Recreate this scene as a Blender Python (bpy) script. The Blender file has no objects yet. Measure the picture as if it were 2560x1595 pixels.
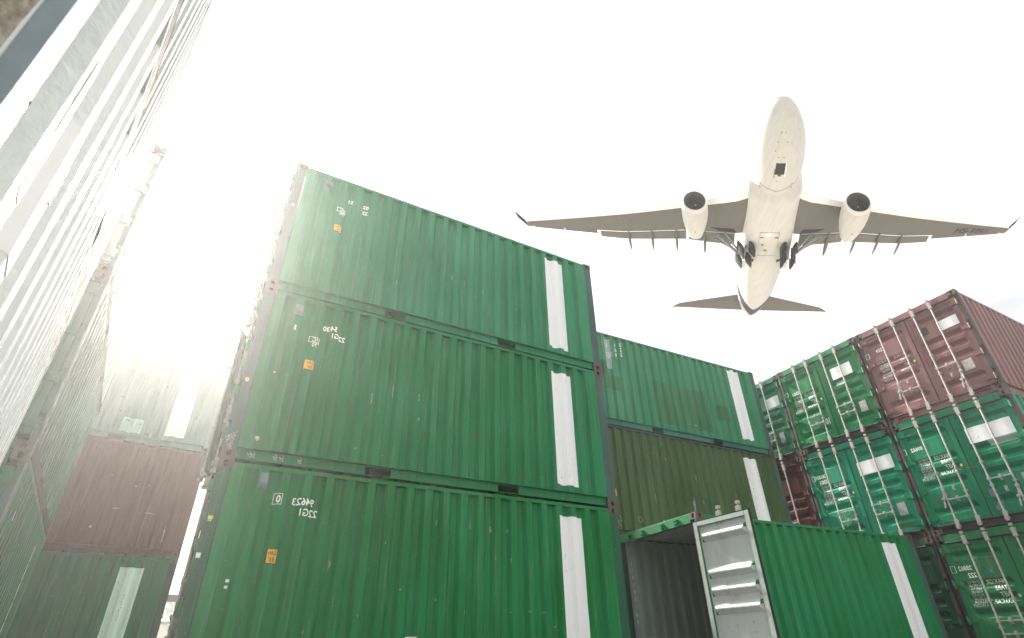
import bpy, bmesh, math, random
from mathutils import Vector, Matrix, Quaternion, noise

R = math.radians
sc = bpy.context.scene
COL = sc.collection
random.seed(7)

# ------------------------------------------------------------------ camera
cam_d = bpy.data.cameras.new('camera')
cam = bpy.data.objects.new('camera', cam_d)
COL.objects.link(cam)
sc.camera = cam
PITCH, ROLL, FPX = 0.5253, -0.0179, 1332.6
fwd = Vector((0, math.cos(PITCH), math.sin(PITCH)))
up0 = Vector((0, -math.sin(PITCH), math.cos(PITCH)))
rt0 = Vector((1, 0, 0))
rt = rt0 * math.cos(ROLL) + up0 * math.sin(ROLL)
up = -rt0 * math.sin(ROLL) + up0 * math.cos(ROLL)
CAMPOS = Vector((0, 0, 0.4467))
cam.matrix_world = Matrix(((rt.x, up.x, -fwd.x, CAMPOS.x), (rt.y, up.y, -fwd.y, CAMPOS.y),
                           (rt.z, up.z, -fwd.z, CAMPOS.z), (0, 0, 0, 1)))
cam_d.sensor_fit = 'HORIZONTAL'
cam_d.sensor_width = 36.0
cam_d.lens = 36.0 * FPX / 2560.0
cam_d.shift_x = -0.9 / 2560.0
cam_d.shift_y = 70.4 / 2560.0
cam_d.clip_start = 0.02
cam_d.clip_end = 2000
cam_d.dof.use_dof = True
cam_d.dof.focus_distance = 9.0
cam_d.dof.aperture_fstop = 5.6

# ------------------------------------------------------------------ world + sun + exposure
SUN_AZ, SUN_EL = R(-35.5), R(36.5)
world = bpy.data.worlds.new('World')
sc.world = world
world.use_nodes = True
nt = world.node_tree
nt.nodes.clear()
wo = nt.nodes.new('ShaderNodeOutputWorld')
bg = nt.nodes.new('ShaderNodeBackground')
bg.inputs['Strength'].default_value = 0.05
sky = nt.nodes.new('ShaderNodeTexSky')
sky.sky_type = 'NISHITA'
sky.sun_disc = False
sky.sun_elevation = SUN_EL
sky.sun_rotation = SUN_AZ
sky.dust_density = 4.0
nt.links.new(sky.outputs[0], bg.inputs['Color'])
# high thin overcast over the blue
cl = nt.nodes.new('ShaderNodeBackground')
cl.inputs['Strength'].default_value = 1.05
tc = nt.nodes.new('ShaderNodeTexCoord')
mp = nt.nodes.new('ShaderNodeMapping')
mp.inputs['Scale'].default_value = (1.6, 1.6, 3.4)
nz = nt.nodes.new('ShaderNodeTexNoise')
nz.inputs['Scale'].default_value = 1.7
nz.inputs['Detail'].default_value = 7
nz.inputs['Roughness'].default_value = 0.55
cr = nt.nodes.new('ShaderNodeValToRGB')
cr.color_ramp.elements[0].position = 0.36
cr.color_ramp.elements[0].color = (0.60, 0.60, 0.605, 1)
cr.color_ramp.elements[1].position = 0.62
cr.color_ramp.elements[1].color = (1.0, 0.985, 0.955, 1)
nt.links.new(tc.outputs['Generated'], mp.inputs['Vector'])
nt.links.new(mp.outputs[0], nz.inputs['Vector'])
nt.links.new(nz.outputs['Fac'], cr.inputs['Fac'])
nt.links.new(cr.outputs[0], cl.inputs['Color'])
# standard overcast sky: zenith about two and a half times the horizon, the same all the way round
sx = nt.nodes.new('ShaderNodeSeparateXYZ')
nt.links.new(tc.outputs['Generated'], sx.inputs[0])
mr = nt.nodes.new('ShaderNodeMapRange')
mr.inputs[1].default_value, mr.inputs[2].default_value = 0.0, 1.0
mr.inputs[3].default_value, mr.inputs[4].default_value = 0.29, 0.76
nt.links.new(sx.outputs['Z'], mr.inputs[0])
nt.links.new(mr.outputs[0], cl.inputs['Strength'])
mx = nt.nodes.new('ShaderNodeMixShader')
mx.inputs[0].default_value = 0.86
nt.links.new(bg.outputs[0], mx.inputs[1])
nt.links.new(cl.outputs[0], mx.inputs[2])
nt.links.new(mx.outputs[0], wo.inputs['Surface'])

sun_d = bpy.data.lights.new('sun', 'SUN')
sun_d.energy = 5.0
sun_d.angle = R(4.0)
sun_d.color = (1.0, 0.93, 0.82)
sun = bpy.data.objects.new('sun', sun_d)
COL.objects.link(sun)
svec = Vector((math.sin(SUN_AZ) * math.cos(SUN_EL), math.cos(SUN_AZ) * math.cos(SUN_EL), math.sin(SUN_EL)))
sun.rotation_mode = 'QUATERNION'
sun.rotation_quaternion = (-svec).to_track_quat('-Z', 'Y')
sun.location = (-20, 30, 30)

sc.view_settings.view_transform = 'Standard'
sc.view_settings.look = 'None'
sc.view_settings.exposure = 1.80
sc.view_settings.gamma = 1.0
sc.view_settings.use_curve_mapping = False
HAZE_DENSITY, HAZE_G = 0.0046, 0.68

# ------------------------------------------------------------------ helpers
H, L, W = 2.591, 6.058, 2.438


def link(o, parent=None):
    COL.objects.link(o)
    if parent is not None:
        o.parent = parent
    return o


def mesh_obj(name, verts, faces, mat=None, parent=None, smooth=False, mats=None, fmat=None):
    me = bpy.data.meshes.new(name)
    me.from_pydata([tuple(v) for v in verts], [], faces)
    for m in (mats or ([mat] if mat else [])):
        me.materials.append(m)
    if fmat:
        me.polygons.foreach_set('material_index', fmat)
    if smooth:
        me.polygons.foreach_set('use_smooth', [True] * len(me.polygons))
    me.update()
    return link(bpy.data.objects.new(name, me), parent)


def share(name, me, parent, loc=(0, 0, 0), mat=None):
    o = bpy.data.objects.new(name, me)
    link(o, parent)
    o.location = loc
    if mat is not None:
        o.material_slots[0].link = 'OBJECT'
        o.material_slots[0].material = mat
    return o


class Geo:
    def __init__(self):
        self.v, self.f, self.m = [], [], []

    def box(self, x0, x1, y0, y1, z0, z1, mi=0):
        b = len(self.v)
        self.v += [(x0, y0, z0), (x1, y0, z0), (x1, y1, z0), (x0, y1, z0),
                   (x0, y0, z1), (x1, y0, z1), (x1, y1, z1), (x0, y1, z1)]
        for q in ((0, 3, 2, 1), (4, 5, 6, 7), (0, 1, 5, 4), (1, 2, 6, 5), (2, 3, 7, 6), (3, 0, 4, 7)):
            self.f.append(tuple(b + i for i in q))
            self.m.append(mi)
        return self

    def cyl(self, p0, p1, r0, r1=None, n=10, mi=0, caps=True):
        r1 = r0 if r1 is None else r1
        p0, p1 = Vector(p0), Vector(p1)
        d = (p1 - p0).normalized()
        a = d.orthogonal().normalized()
        c = d.cross(a)
        b = len(self.v)
        for i in range(n):
            t = 2 * math.pi * i / n
            e = a * math.cos(t) + c * math.sin(t)
            self.v.append(tuple(p0 + e * r0))
            self.v.append(tuple(p1 + e * r1))
        for i in range(n):
            j = (i + 1) % n
            self.f.append((b + 2 * i, b + 2 * j, b + 2 * j + 1, b + 2 * i + 1))
            self.m.append(mi)
        if caps:
            self.f.append(tuple(b + 2 * i for i in reversed(range(n))))
            self.f.append(tuple(b + 2 * i + 1 for i in range(n)))
            self.m += [mi, mi]
        return self

    def grid(self, rows, mi=0, flip=False):
        b = len(self.v)
        nr, nc = len(rows), len(rows[0])
        for r_ in rows:
            self.v += [tuple(p) for p in r_]
        for i in range(nr - 1):
            for j in range(nc - 1):
                q = (b + i * nc + j, b + i * nc + j + 1, b + (i + 1) * nc + j + 1, b + (i + 1) * nc + j)
                self.f.append(q[::-1] if flip else q)
                self.m.append(mi)
        return self

    def obj(self, name, mats, parent=None, smooth=False):
        if not isinstance(mats, (list, tuple)):
            mats = [mats]
        return mesh_obj(name, self.v, self.f, parent=parent, smooth=smooth, mats=mats, fmat=self.m)


def bevel(o, w=0.006, seg=1):
    bm = bmesh.new()
    bm.from_mesh(o.data)
    es = [e for e in bm.edges if len(e.link_faces) == 2 and e.calc_face_angle(0) > 0.6]
    bmesh.ops.bevel(bm, geom=es, offset=w, segments=seg, affect='EDGES', clamp_overlap=True)
    bm.to_mesh(o.data)
    bm.free()
    return o


def tag(o, label=None, cat=None, group=None, kind=None):
    if label:
        o['label'] = label
    if cat:
        o['category'] = cat
    if group:
        o['group'] = group
    if kind:
        o['kind'] = kind
    return o


def empty(name, loc, rz=0):
    o = bpy.data.objects.new(name, None)
    COL.objects.link(o)
    o.empty_display_size = 0.3
    o.location = loc
    o.rotation_euler = (0, 0, rz)
    return o


# ------------------------------------------------------------------ materials
def new_mat(name):
    m = bpy.data.materials.new(name)
    m.use_nodes = True
    return m, m.node_tree, m.node_tree.nodes['Principled BSDF']


def N(nt, t, **kw):
    n = nt.nodes.new(t)
    for k, v in kw.items():
        if k in n.inputs:
            n.inputs[k].default_value = v
        else:
            setattr(n, k, v)
    return n


def mixc(nt, fac, a, b, blend='MIX'):
    n = nt.nodes.new('ShaderNodeMix')
    n.data_type = 'RGBA'
    n.blend_type = blend
    if isinstance(fac, float):
        n.inputs[0].default_value = fac
    else:
        nt.links.new(fac, n.inputs[0])
    for s, i in ((a, 6), (b, 7)):
        if isinstance(s, (tuple, list)):
            n.inputs[i].default_value = (*s[:3], 1)
        else:
            nt.links.new(s, n.inputs[i])
    return n.outputs[2]


def ramp(nt, src, a, b, va=0.0, vb=1.0):
    n = nt.nodes.new('ShaderNodeMapRange')
    n.inputs[1].default_value, n.inputs[2].default_value = a, b
    n.inputs[3].default_value, n.inputs[4].default_value = va, vb
    nt.links.new(src, n.inputs[0])
    return n.outputs[0]


def mul(nt, a, b):
    n = nt.nodes.new('ShaderNodeMath')
    n.operation = 'MULTIPLY'
    for i, s in enumerate((a, b)):
        if isinstance(s, float):
            n.inputs[i].default_value = s
        else:
            nt.links.new(s, n.inputs[i])
    return n.outputs[0]


def tex(nt, vec, scale, sx=1, sy=1, sz=1, detail=4, rough=0.55):
    m = nt.nodes.new('ShaderNodeMapping')
    m.inputs['Scale'].default_value = (sx, sy, sz)
    nt.links.new(vec, m.inputs['Vector'])
    n = nt.nodes.new('ShaderNodeTexNoise')
    n.inputs['Scale'].default_value = scale
    n.inputs['Detail'].default_value = detail
    n.inputs['Roughness'].default_value = rough
    nt.links.new(m.outputs[0], n.inputs['Vector'])
    return n.outputs['Fac']


def paint(name, rgb, seed, wear=0.5, alt=None, rough=0.46, dirt=0.65, chip=(0.30, 0.20, 0.16), rust=(0.16, 0.075, 0.045), spec=0.16):
    """weathered container paint: fading, run-down dirt, chips, scuffs, wavy sheet"""
    m, nt, bs = new_mat(name)
    tc = nt.nodes.new('ShaderNodeTexCoord')
    ad = nt.nodes.new('ShaderNodeVectorMath')
    ad.operation = 'ADD'
    ad.inputs[1].default_value = (seed * 3.71 % 40, seed * 7.13 % 40, seed * 1.37 % 40)
    nt.links.new(tc.outputs['Object'], ad.inputs[0])
    v = ad.outputs[0]
    alt = alt or tuple(min(1, c * 1.25 + 0.03) for c in rgb)
    fade = tex(nt, v, 0.9, 1, 1, 0.6, 5)
    col = mixc(nt, ramp(nt, fade, 0.36, 0.66), rgb, alt)
    # blotchy repaint / polish rubs
    rub = tex(nt, v, 2.3, 1.6, 1.6, 0.35, 6, 0.62)
    col = mixc(nt, ramp(nt, rub, 0.55, 0.74, 0, 0.55), col, tuple(min(1, c * 0.6 + 0.012 * (i + 1)) for i, c in enumerate(rgb)))
    # vertical run-down grime
    st = tex(nt, v, 7.0, 1.5, 1.5, 0.09, 6, 0.65)
    col = mixc(nt, ramp(nt, st, 0.52, 0.80, 0, dirt), col, tuple(c * 0.35 + 0.015 for c in rgb))
    st2 = tex(nt, v, 16.0, 1.3, 1.3, 0.05, 3, 0.6)
    col = mixc(nt, ramp(nt, st2, 0.55, 0.80, 0, 0.42), col, tuple(min(1, c * 0.9 + 0.16) for c in rgb))
    # chips down to primer and rust
    cm = tex(nt, v, 1.1, 1, 1, 0.8, 2)
    cf = tex(nt, v, 17.0, 1.4, 1.4, 0.4, 6, 0.72)
    t = 0.72 - 0.13 * wear
    chipf = mul(nt, ramp(nt, cf, t, t + 0.02), ramp(nt, cm, 0.44, 0.56))
    cc = mixc(nt, ramp(nt, tex(nt, v, 31.0), 0.42, 0.58), chip, rust)
    col = mixc(nt, chipf, col, cc)
    sp = tex(nt, v, 60.0, 1, 1, 0.35, 2, 0.5)
    spf = mul(nt, ramp(nt, sp, 0.765 - 0.02 * wear, 0.785 - 0.02 * wear), 0.6)
    col = mixc(nt, spf, col, (0.45, 0.42, 0.38))
    nt.links.new(col, bs.inputs['Base Color'])
    rr = ramp(nt, rub, 0.3, 0.7, rough - 0.07, rough + 0.14)
    nt.links.new(rr, bs.inputs['Roughness'])
    bs.inputs['Specular IOR Level'].default_value = spec
    bp = nt.nodes.new('ShaderNodeBump')
    bp.inputs['Strength'].default_value = 0.55
    bp.inputs['Distance'].default_value = 0.02
    hh = mixc(nt, 0.5, tex(nt, v, 3.2, 1.3, 1.3, 0.7, 3), tex(nt, v, 26.0, 1, 1, 1, 3))
    nt.links.new(hh, bp.inputs['Height'])
    nt.links.new(bp.outputs[0], bs.inputs['Normal'])
    return m


def metal(name, rgb, rgb2, seed=0, rough=0.6, scale=14, metallic=0.0):
    m, nt, bs = new_mat(name)
    tc = nt.nodes.new('ShaderNodeTexCoord')
    v = tc.outputs['Object']
    a = tex(nt, v, scale, 1, 1, 0.6, 6, 0.65)
    col = mixc(nt, ramp(nt, a, 0.38, 0.64), rgb, rgb2)
    nt.links.new(col, bs.inputs['Base Color'])
    bs.inputs['Roughness'].default_value = rough
    bs.inputs['Metallic'].default_value = metallic
    bp = nt.nodes.new('ShaderNodeBump')
    bp.inputs['Strength'].default_value = 0.4
    bp.inputs['Distance'].default_value = 0.004
    nt.links.new(tex(nt, v, scale * 4), bp.inputs['Height'])
    nt.links.new(bp.outputs[0], bs.inputs['Normal'])
    return m


def flat(name, rgb, rough=0.5, emit=None, es=1.0):
    m, nt, bs = new_mat(name)
    bs.inputs['Base Color'].default_value = (*rgb, 1)
    bs.inputs['Roughness'].default_value = rough
    bs.inputs['Specular IOR Level'].default_value = 0.2
    if emit:
        bs.inputs['Emission Color'].default_value = (*emit, 1)
        bs.inputs['Emission Strength'].default_value = es
    return m


def white_paint(name, seed):
    m, nt, bs = new_mat(name)
    tc = nt.nodes.new('ShaderNodeTexCoord')
    ad = nt.nodes.new('ShaderNodeVectorMath')
    ad.inputs[1].default_value = (seed * 2.3, seed * 1.1, seed * 5.7)
    nt.links.new(tc.outputs['Object'], ad.inputs[0])
    v = ad.outputs[0]
    col = mixc(nt, ramp(nt, tex(nt, v, 5, 1.6, 1.6, 0.12, 5), 0.46, 0.74, 0, 0.30), (0.93, 0.93, 0.93), (0.80, 0.81, 0.81))
    mk = mul(nt, ramp(nt, tex(nt, v, 26, 1.3, 1.3, 0.35, 5, 0.7), 0.645, 0.66), ramp(nt, tex(nt, v, 1.6), 0.50, 0.58))
    col = mixc(nt, mk, col, (0.10, 0.12, 0.10))
    nt.links.new(col, bs.inputs['Base Color'])
    bs.inputs['Roughness'].default_value = 0.5
    return m


M = {}
M['rust'] = metal('rusty_casting_steel', (0.080, 0.056, 0.044), (0.125, 0.095, 0.076), rough=0.75, scale=18)
M['darkrust'] = metal('dark_dirty_steel', (0.026, 0.021, 0.020), (0.058, 0.044, 0.040), rough=0.7, scale=16)
M['galv'] = metal('galvanised_lock_gear', (0.36, 0.335, 0.315), (0.52, 0.49, 0.47), rough=0.5, scale=22)
M['rubber_and_shade'] = flat('black_gasket_and_hole_shade', (0.015, 0.015, 0.016), 0.6)
M['letter'] = flat('white_stencil_paint', (0.90, 0.90, 0.88), 0.5)
M['chalk'] = flat('chalk_scribble', (0.55, 0.56, 0.55), 0.9)
M['yellow'] = flat('yellow_sticker', (0.78, 0.47, 0.05), 0.5)
M['black'] = flat('black_print', (0.02, 0.02, 0.02), 0.6)
M['lime'] = flat('lime_label', (0.60, 0.72, 0.08), 0.5)
M['red'] = flat('red_reflector', (0.45, 0.03, 0.05), 0.4)
M['blue'] = flat('blue_sticker', (0.05, 0.20, 0.48), 0.5)
M['plate'] = metal('aluminium_data_plate', (0.34, 0.35, 0.36), (0.50, 0.50, 0.50), rough=0.45, scale=30)
M['oldsticker'] = metal('peeled_paper_sticker', (0.62, 0.60, 0.55), (0.40, 0.37, 0.32), rough=0.8, scale=38)
M['wornblue'] = metal('worn_blue_grey_paint', (0.15, 0.21, 0.25), (0.22, 0.28, 0.31), rough=0.75, scale=9)
M['rustspeckle'] = metal('rust_speckled_scrape', (0.46, 0.42, 0.35), (0.15, 0.10, 0.06), rough=0.85, scale=60)
M['scuff'] = metal('bare_rust_scuff', (0.14, 0.05, 0.05), (0.22, 0.10, 0.08), rough=0.8, scale=24)
M['palescuff'] = metal('pale_bare_scuff', (0.20, 0.20, 0.17), (0.38, 0.35, 0.31), rough=0.8, scale=24)
M['shaderail'] = metal('shade_brown_rail', (0.040, 0.032, 0.026), (0.065, 0.052, 0.042), rough=0.9, scale=8)  # shade along the rail web painted in as dark brown
M['shaderail'].node_tree.nodes['Principled BSDF'].inputs['Specular IOR Level'].default_value = 0.05
M['ply'] = metal('plywood_floor', (0.20, 0.12, 0.06), (0.28, 0.17, 0.09), rough=0.8, scale=6)
M['vent'] = metal('grey_plastic_vent', (0.13, 0.19, 0.19), (0.20, 0.27, 0.27), rough=0.5, scale=10)
WHITES = [white_paint('white_block_paint_%d' % i, i + 1) for i in range(4)]


# ------------------------------------------------------------------ corrugated side wall
def rib_table(n=20):
    """x breakpoints of the trapezoid sheet with its depth (0 proud, 1 recessed)"""
    x0, x1 = 0.30, L - 0.30
    p = (x1 - x0) / n
    t = [(0.165, 0.0)]
    x = x0
    for i in range(n):
        t += [(x, 0.0), (x + 0.17 * p, 1.0), (x + 0.48 * p, 1.0), (x + 0.65 * p, 0.0)]
        x += p
    t += [(L - 0.165, 0.0)]
    return t


RIBS = rib_table()
RX = [a for a, _ in RIBS]
Y_OUT, Y_DEEP = 0.003, 0.060
import bisect


def wall_y(x, z, seed):
    """depth of the outer face of the wall at (x, z), dents included"""
    x = min(max(x, RX[0]), RX[-1])
    i = max(1, min(len(RX) - 1, bisect.bisect_right(RX, x)))
    (xa, a), (xb, b) = RIBS[i - 1], RIBS[i]
    d = a + (b - a) * (x - xa) / (xb - xa)
    y = Y_OUT + (Y_DEEP - Y_OUT) * d
    e = min(1.0, (z - 0.17) / 0.35, (H - 0.08 - z) / 0.35)
    if e > 0 and seed not in (61, 62):          # the near left pair is undented
        k = noise.noise(Vector((x * 1.7 + seed * 9.1, z * 1.9, seed * 3.3)))
        k2 = noise.noise(Vector((x * 5.2 + seed * 2.1, z * 4.1, seed * 5.3)))
        y += e * (0.008 * max(0, k - 0.10) + 0.012 * max(0.0, k2 - 0.48) * 2)
    return y


def side_wall(parent, mat, seed, back=False, rows=22):
    g = Geo()
    nr = 2 if back else rows
    z0, z1 = 0.164, H - 0.084
    if back:
        xs = RX
    else:
        xs = []
        for a, b in zip(RX[:-1], RX[1:]):
            xs += [a, (a + b) / 2]
        xs.append(RX[-1])
    grid = []
    for j in range(nr):
        z = z0 + (z1 - z0) * j / (nr - 1)
        grid.append([(x, (W - wall_y(x, 0, 0)) if back else wall_y(x, z, seed), z) for x in xs])
    g.grid(grid, flip=back)
    return g.obj('side_wall', mat, parent)


def drape_cells(x0, x1, z0, z1, seed, off, jit=0.0, rows=16, rnd=None):
    xs = sorted(set([x0, x1] + [x for x in RX if x0 < x < x1] +
                    [(a + b) / 2 for a, b in zip(RX[:-1], RX[1:]) if x0 < (a + b) / 2 < x1]))
    out = []
    for j in range(rows):
        row = []
        for x in xs:
            t = j / (rows - 1)
            zz = z0 + (z1 - z0) * t
            xx = x
            if jit:
                if j == 0 or j == rows - 1:
                    zz += jit * noise.noise(Vector((x * 6, j * 3.1, seed))) * 0.8
                if x in (x0, x1):
                    xx += jit * noise.noise(Vector((zz * 7, x * 5, seed + 2))) * 0.25
            row.append((xx, wall_y(xx, zz, seed) - off, zz))
        out.append(row)
    return out


def patch(parent, name, x0, x1, z0, z1, seed, mat, off=0.003, jit=0.012, label=None, skew=0.0):
    g = Geo()
    rows = drape_cells(x0, x1, z0, z1, seed, off, jit, rows=max(2, int((z1 - z0) / 0.12) + 2))
    g.grid(rows)
    o = g.obj(name, mat, parent)
    if label:
        o['label'] = label
    return o


def blotch(parent, name, x, z, rx, rz, seed, mat, n=22, off=0.0035):
    """ragged patch (scuff, peeled paint) lying on the ribs"""
    me = bpy.data.meshes.new(name)
    bm = bmesh.new()
    vs = []
    for i in range(n):
        t = 2 * math.pi * i / n
        k = 0.45 + 0.6 * abs(noise.noise(Vector((math.cos(t) * 2.2 + x * 3, math.sin(t) * 2.2 + z * 5, seed)))) + random.uniform(-.12, .2)
        vs.append(bm.verts.new((x + rx * k * math.cos(t), 0, z + rz * k * math.sin(t))))
    bm.faces.new(vs)
    return drape_bm(bm, me, parent, name, seed, mat, off)


def drape_bm(bm, me, parent, name, seed, mat, off):
    xs = [v.co.x for v in bm.verts]
    for bx in RX:
        if min(xs) < bx < max(xs):
            bmesh.ops.bisect_plane(bm, geom=bm.verts[:] + bm.edges[:] + bm.faces[:], dist=1e-5,
                                   plane_co=(bx, 0, 0), plane_no=(1, 0, 0))
    for v in bm.verts:
        v.co.y = wall_y(v.co.x, v.co.z, seed) - off
    bmesh.ops.recalc_face_normals(bm, faces=bm.faces[:])
    for f in bm.faces:
        if f.normal.y > 0:
            f.normal_flip()
    bm.to_mesh(me)
    bm.free()
    me.materials.append(mat)
    return link(bpy.data.objects.new(name, me), parent)


def text_bm(body, size, mirrored=True, line=1.0, width=1.0, align='LEFT', bold=0.0, fill='FRONT'):
    cu = bpy.data.curves.new('lettering', 'FONT')
    cu.body = body
    cu.size = size
    cu.space_line = line
    cu.align_x = align
    cu.resolution_u = 3
    cu.offset = bold
    o = bpy.data.objects.new('tmp_text', cu)
    me = bpy.data.meshes.new_from_object(o)
    bpy.data.objects.remove(o)
    bpy.data.curves.remove(cu)
    bm = bmesh.new()
    bm.from_mesh(me)
    bpy.data.meshes.remove(me)
    for v in bm.verts:
        v.co.x *= width * (-1 if mirrored else 1)
    return bm


def side_text(parent, body, x_right, z_top, size, seed, mat=None, width=0.8, name='lettering', off=0.0045, line=0.85):
    """mirror-written lettering on the corrugated side: starts at x_right and runs to the left"""
    bm = text_bm(body, size, True, line, width, bold=size * (0.022 if size > 0.09 else 0.008))
    for v in bm.verts:
        x, y = v.co.x, v.co.y
        v.co = (x_right + x, 0, z_top - size * 0.72 + y)
    return drape_bm(bm, bpy.data.meshes.new(name), parent, name, seed, mat or M['letter'], off)


# ------------------------------------------------------------------ shared hardware meshes
def casting_mesh(sx, sy, sz):
    """corner casting with oval apertures on its three outer faces; outer corner at the origin"""
    lx, ly, lz = 0.178, 0.162, 0.118
    bm = bmesh.new()
    n = 16

    def face(o, u, v, nrm, lu, lv, ru, rv):
        o, u, v, nrm = Vector(o), Vector(u), Vector(v), Vector(nrm)
        ring, edge = [], []
        for i in range(n):
            t = 2 * math.pi * (i + 0.5) / n
            c, s = math.cos(t), math.sin(t)
            k = 1.0 / max(abs(c), abs(s))
            edge.append(bm.verts.new(o + u * (lu / 2 * (1 + c * k)) + v * (lv / 2 * (1 + s * k))))
            sq = lambda q: math.copysign(abs(q) ** 0.75, q)
            ring.append(bm.verts.new(o + u * (lu / 2 + ru * sq(c)) + v * (lv / 2 + rv * sq(s))))
        deep = [bm.verts.new(r.co - nrm * 0.06) for r in ring]
        for i in range(n):
            j = (i + 1) % n
            bm.faces.new((edge[i], edge[j], ring[j], ring[i]))
            bm.faces.new((ring[i], ring[j], deep[j], deep[i]))
        f = bm.faces.new(deep)
        f.material_index = 1  # black cap painted as the shade inside the aperture
        # square the corners of the edge polygon
        cs = [o, o + u * lu, o + u * lu + v * lv, o + v * lv]
        for c0 in cs:
            best = sorted(range(n), key=lambda i: (edge[i].co - c0).length)[:2]
            a, b = best
            bm.faces.new((edge[a], bm.verts.new(c0), edge[b]))

    X, Y, Z = Vector((sx, 0, 0)), Vector((0, sy, 0)), Vector((0, 0, sz))
    O = Vector((0, 0, 0))
    face(O, X, Z, -Y, lx, lz, 0.028, 0.040)      # side face (apertures stand upright)
    face(O, Y, Z, -X, ly, lz, 0.028, 0.040)      # end face
    face(O, X, Y, -Z, lx, ly, 0.055, 0.028)      # top / bottom face
    far = X * lx + Y * ly + Z * lz
    for a, b, o in ((X * lx, Z * lz, Y * ly), (Y * ly, Z * lz, X * lx), (X * lx, Y * ly, Z * lz)):
        bm.faces.new([bm.verts.new(o), bm.verts.new(o + a), bm.verts.new(o + a + b), bm.verts.new(o + b)])
    bmesh.ops.remove_doubles(bm, verts=bm.verts[:], dist=1e-5)
    bmesh.ops.recalc_face_normals(bm, faces=bm.faces[:])
    me = bpy.data.meshes.new('corner_casting')
    bm.to_mesh(me)
    bm.free()
    me.materials.append(M['rust'])
    me.materials.append(M['rubber_and_shade'])
    return me


CAST = {(sx, sy, sz): casting_mesh(sx, sy, sz) for sx in (1, -1) for sy in (1, -1) for sz in (1, -1)}


def geo_mesh(g, name, mats):
    o = g.obj(name, mats)
    me = o.data
    bpy.data.objects.remove(o)
    return me


# lock rod with cams and guide brackets, built about (x=0, y=0), z as in the container
_g = Geo()
_g.cyl((-0.045, 0, 0.10), (-0.045, 0, 2.53), 0.0175, n=10)
for zc, s in ((0.19, 1), (2.42, -1)):
    _g.box(-0.068, -0.004, -0.036, 0.036, zc - 0.07, zc + 0.07)
    _g.box(-0.085, -0.02, -0.028, 0.028, zc + s * -0.13, zc + s * -0.13 + 0.05)
    _g.box(-0.06, -0.03, -0.05, 0.05, zc + s * -0.085 - 0.012, zc + s * -0.085 + 0.012)
for zc in (0.78, 1.27):
    _g.box(-0.066, -0.004, -0.034, 0.034, zc - 0.014, zc + 0.014)
    _g.cyl((-0.045, 0, zc - 0.035), (-0.045, 0, zc + 0.03), 0.024, n=10)
ROD = geo_mesh(_g, 'lock_rod', M['galv'])
# handle: swing bar with hub and catch, running to +y from its rod
_g = Geo()
_g.box(-0.080, -0.068, -0.02, 0.38, -0.011, 0.011)
_g.box(-0.083, -0.065, 0.27, 0.40, -0.016, 0.016)
_g.cyl((-0.088, 0.20, 0.005), (-0.004, 0.20, 0.005), 0.026, n=10)
_g.box(-0.066, -0.004, 0.18, 0.22, -0.06, 0.05)
_g.box(-0.085, -0.03, -0.026, 0.026, -0.03, 0.03)
HANDLE = geo_mesh(_g, 'door_handle', M['galv'])
# hinge lug, plate lying on the leaf with the knuckle at the edge (+y direction is inwards)
_g = Geo()
_g.box(-0.022, -0.002, 0.0, 0.15, -0.045, 0.045)
_g.box(-0.030, 0.004, -0.035, 0.02, -0.055, 0.055)
_g.cyl((-0.028, -0.02, -0.075), (-0.028, -0.02, 0.075), 0.020, n=8)
HINGE = geo_mesh(_g, 'hinge', M['galv'])
# small handle catch plate
_g = Geo()
_g.box(-0.03, -0.002, -0.025, 0.025, -0.06, 0.06)
_g.cyl((-0.055, 0, 0.0), (-0.002, 0, 0.0), 0.022, n=8)
_g.box(-0.06, -0.02, -0.012, 0.012, -0.05, 0.02)
CATCH = geo_mesh(_g, 'handle_catch', M['galv'])
for me in (ROD, HANDLE, HINGE, CATCH):
    me.polygons.foreach_set('use_smooth', [False] * len(me.polygons))

SLP = 0.082
GROOVES = ((2.235, 2.135), (1.665, 1.565), (1.40, 1.30), (1.135, 1.035), (0.565, 0.465))


def door_x(z):
    """depth of the pressed door panel at height z (0.012 proud, deeper in the grooves)"""
    x, dp = 0.012, 0.056
    for a, b in GROOVES:
        if b - SLP < z < a:
            if z > a - SLP:
                return x + dp * (a - z) / SLP
            if z > b:
                return x + dp
            return x + dp * (z - (b - SLP)) / SLP
    return x


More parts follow.
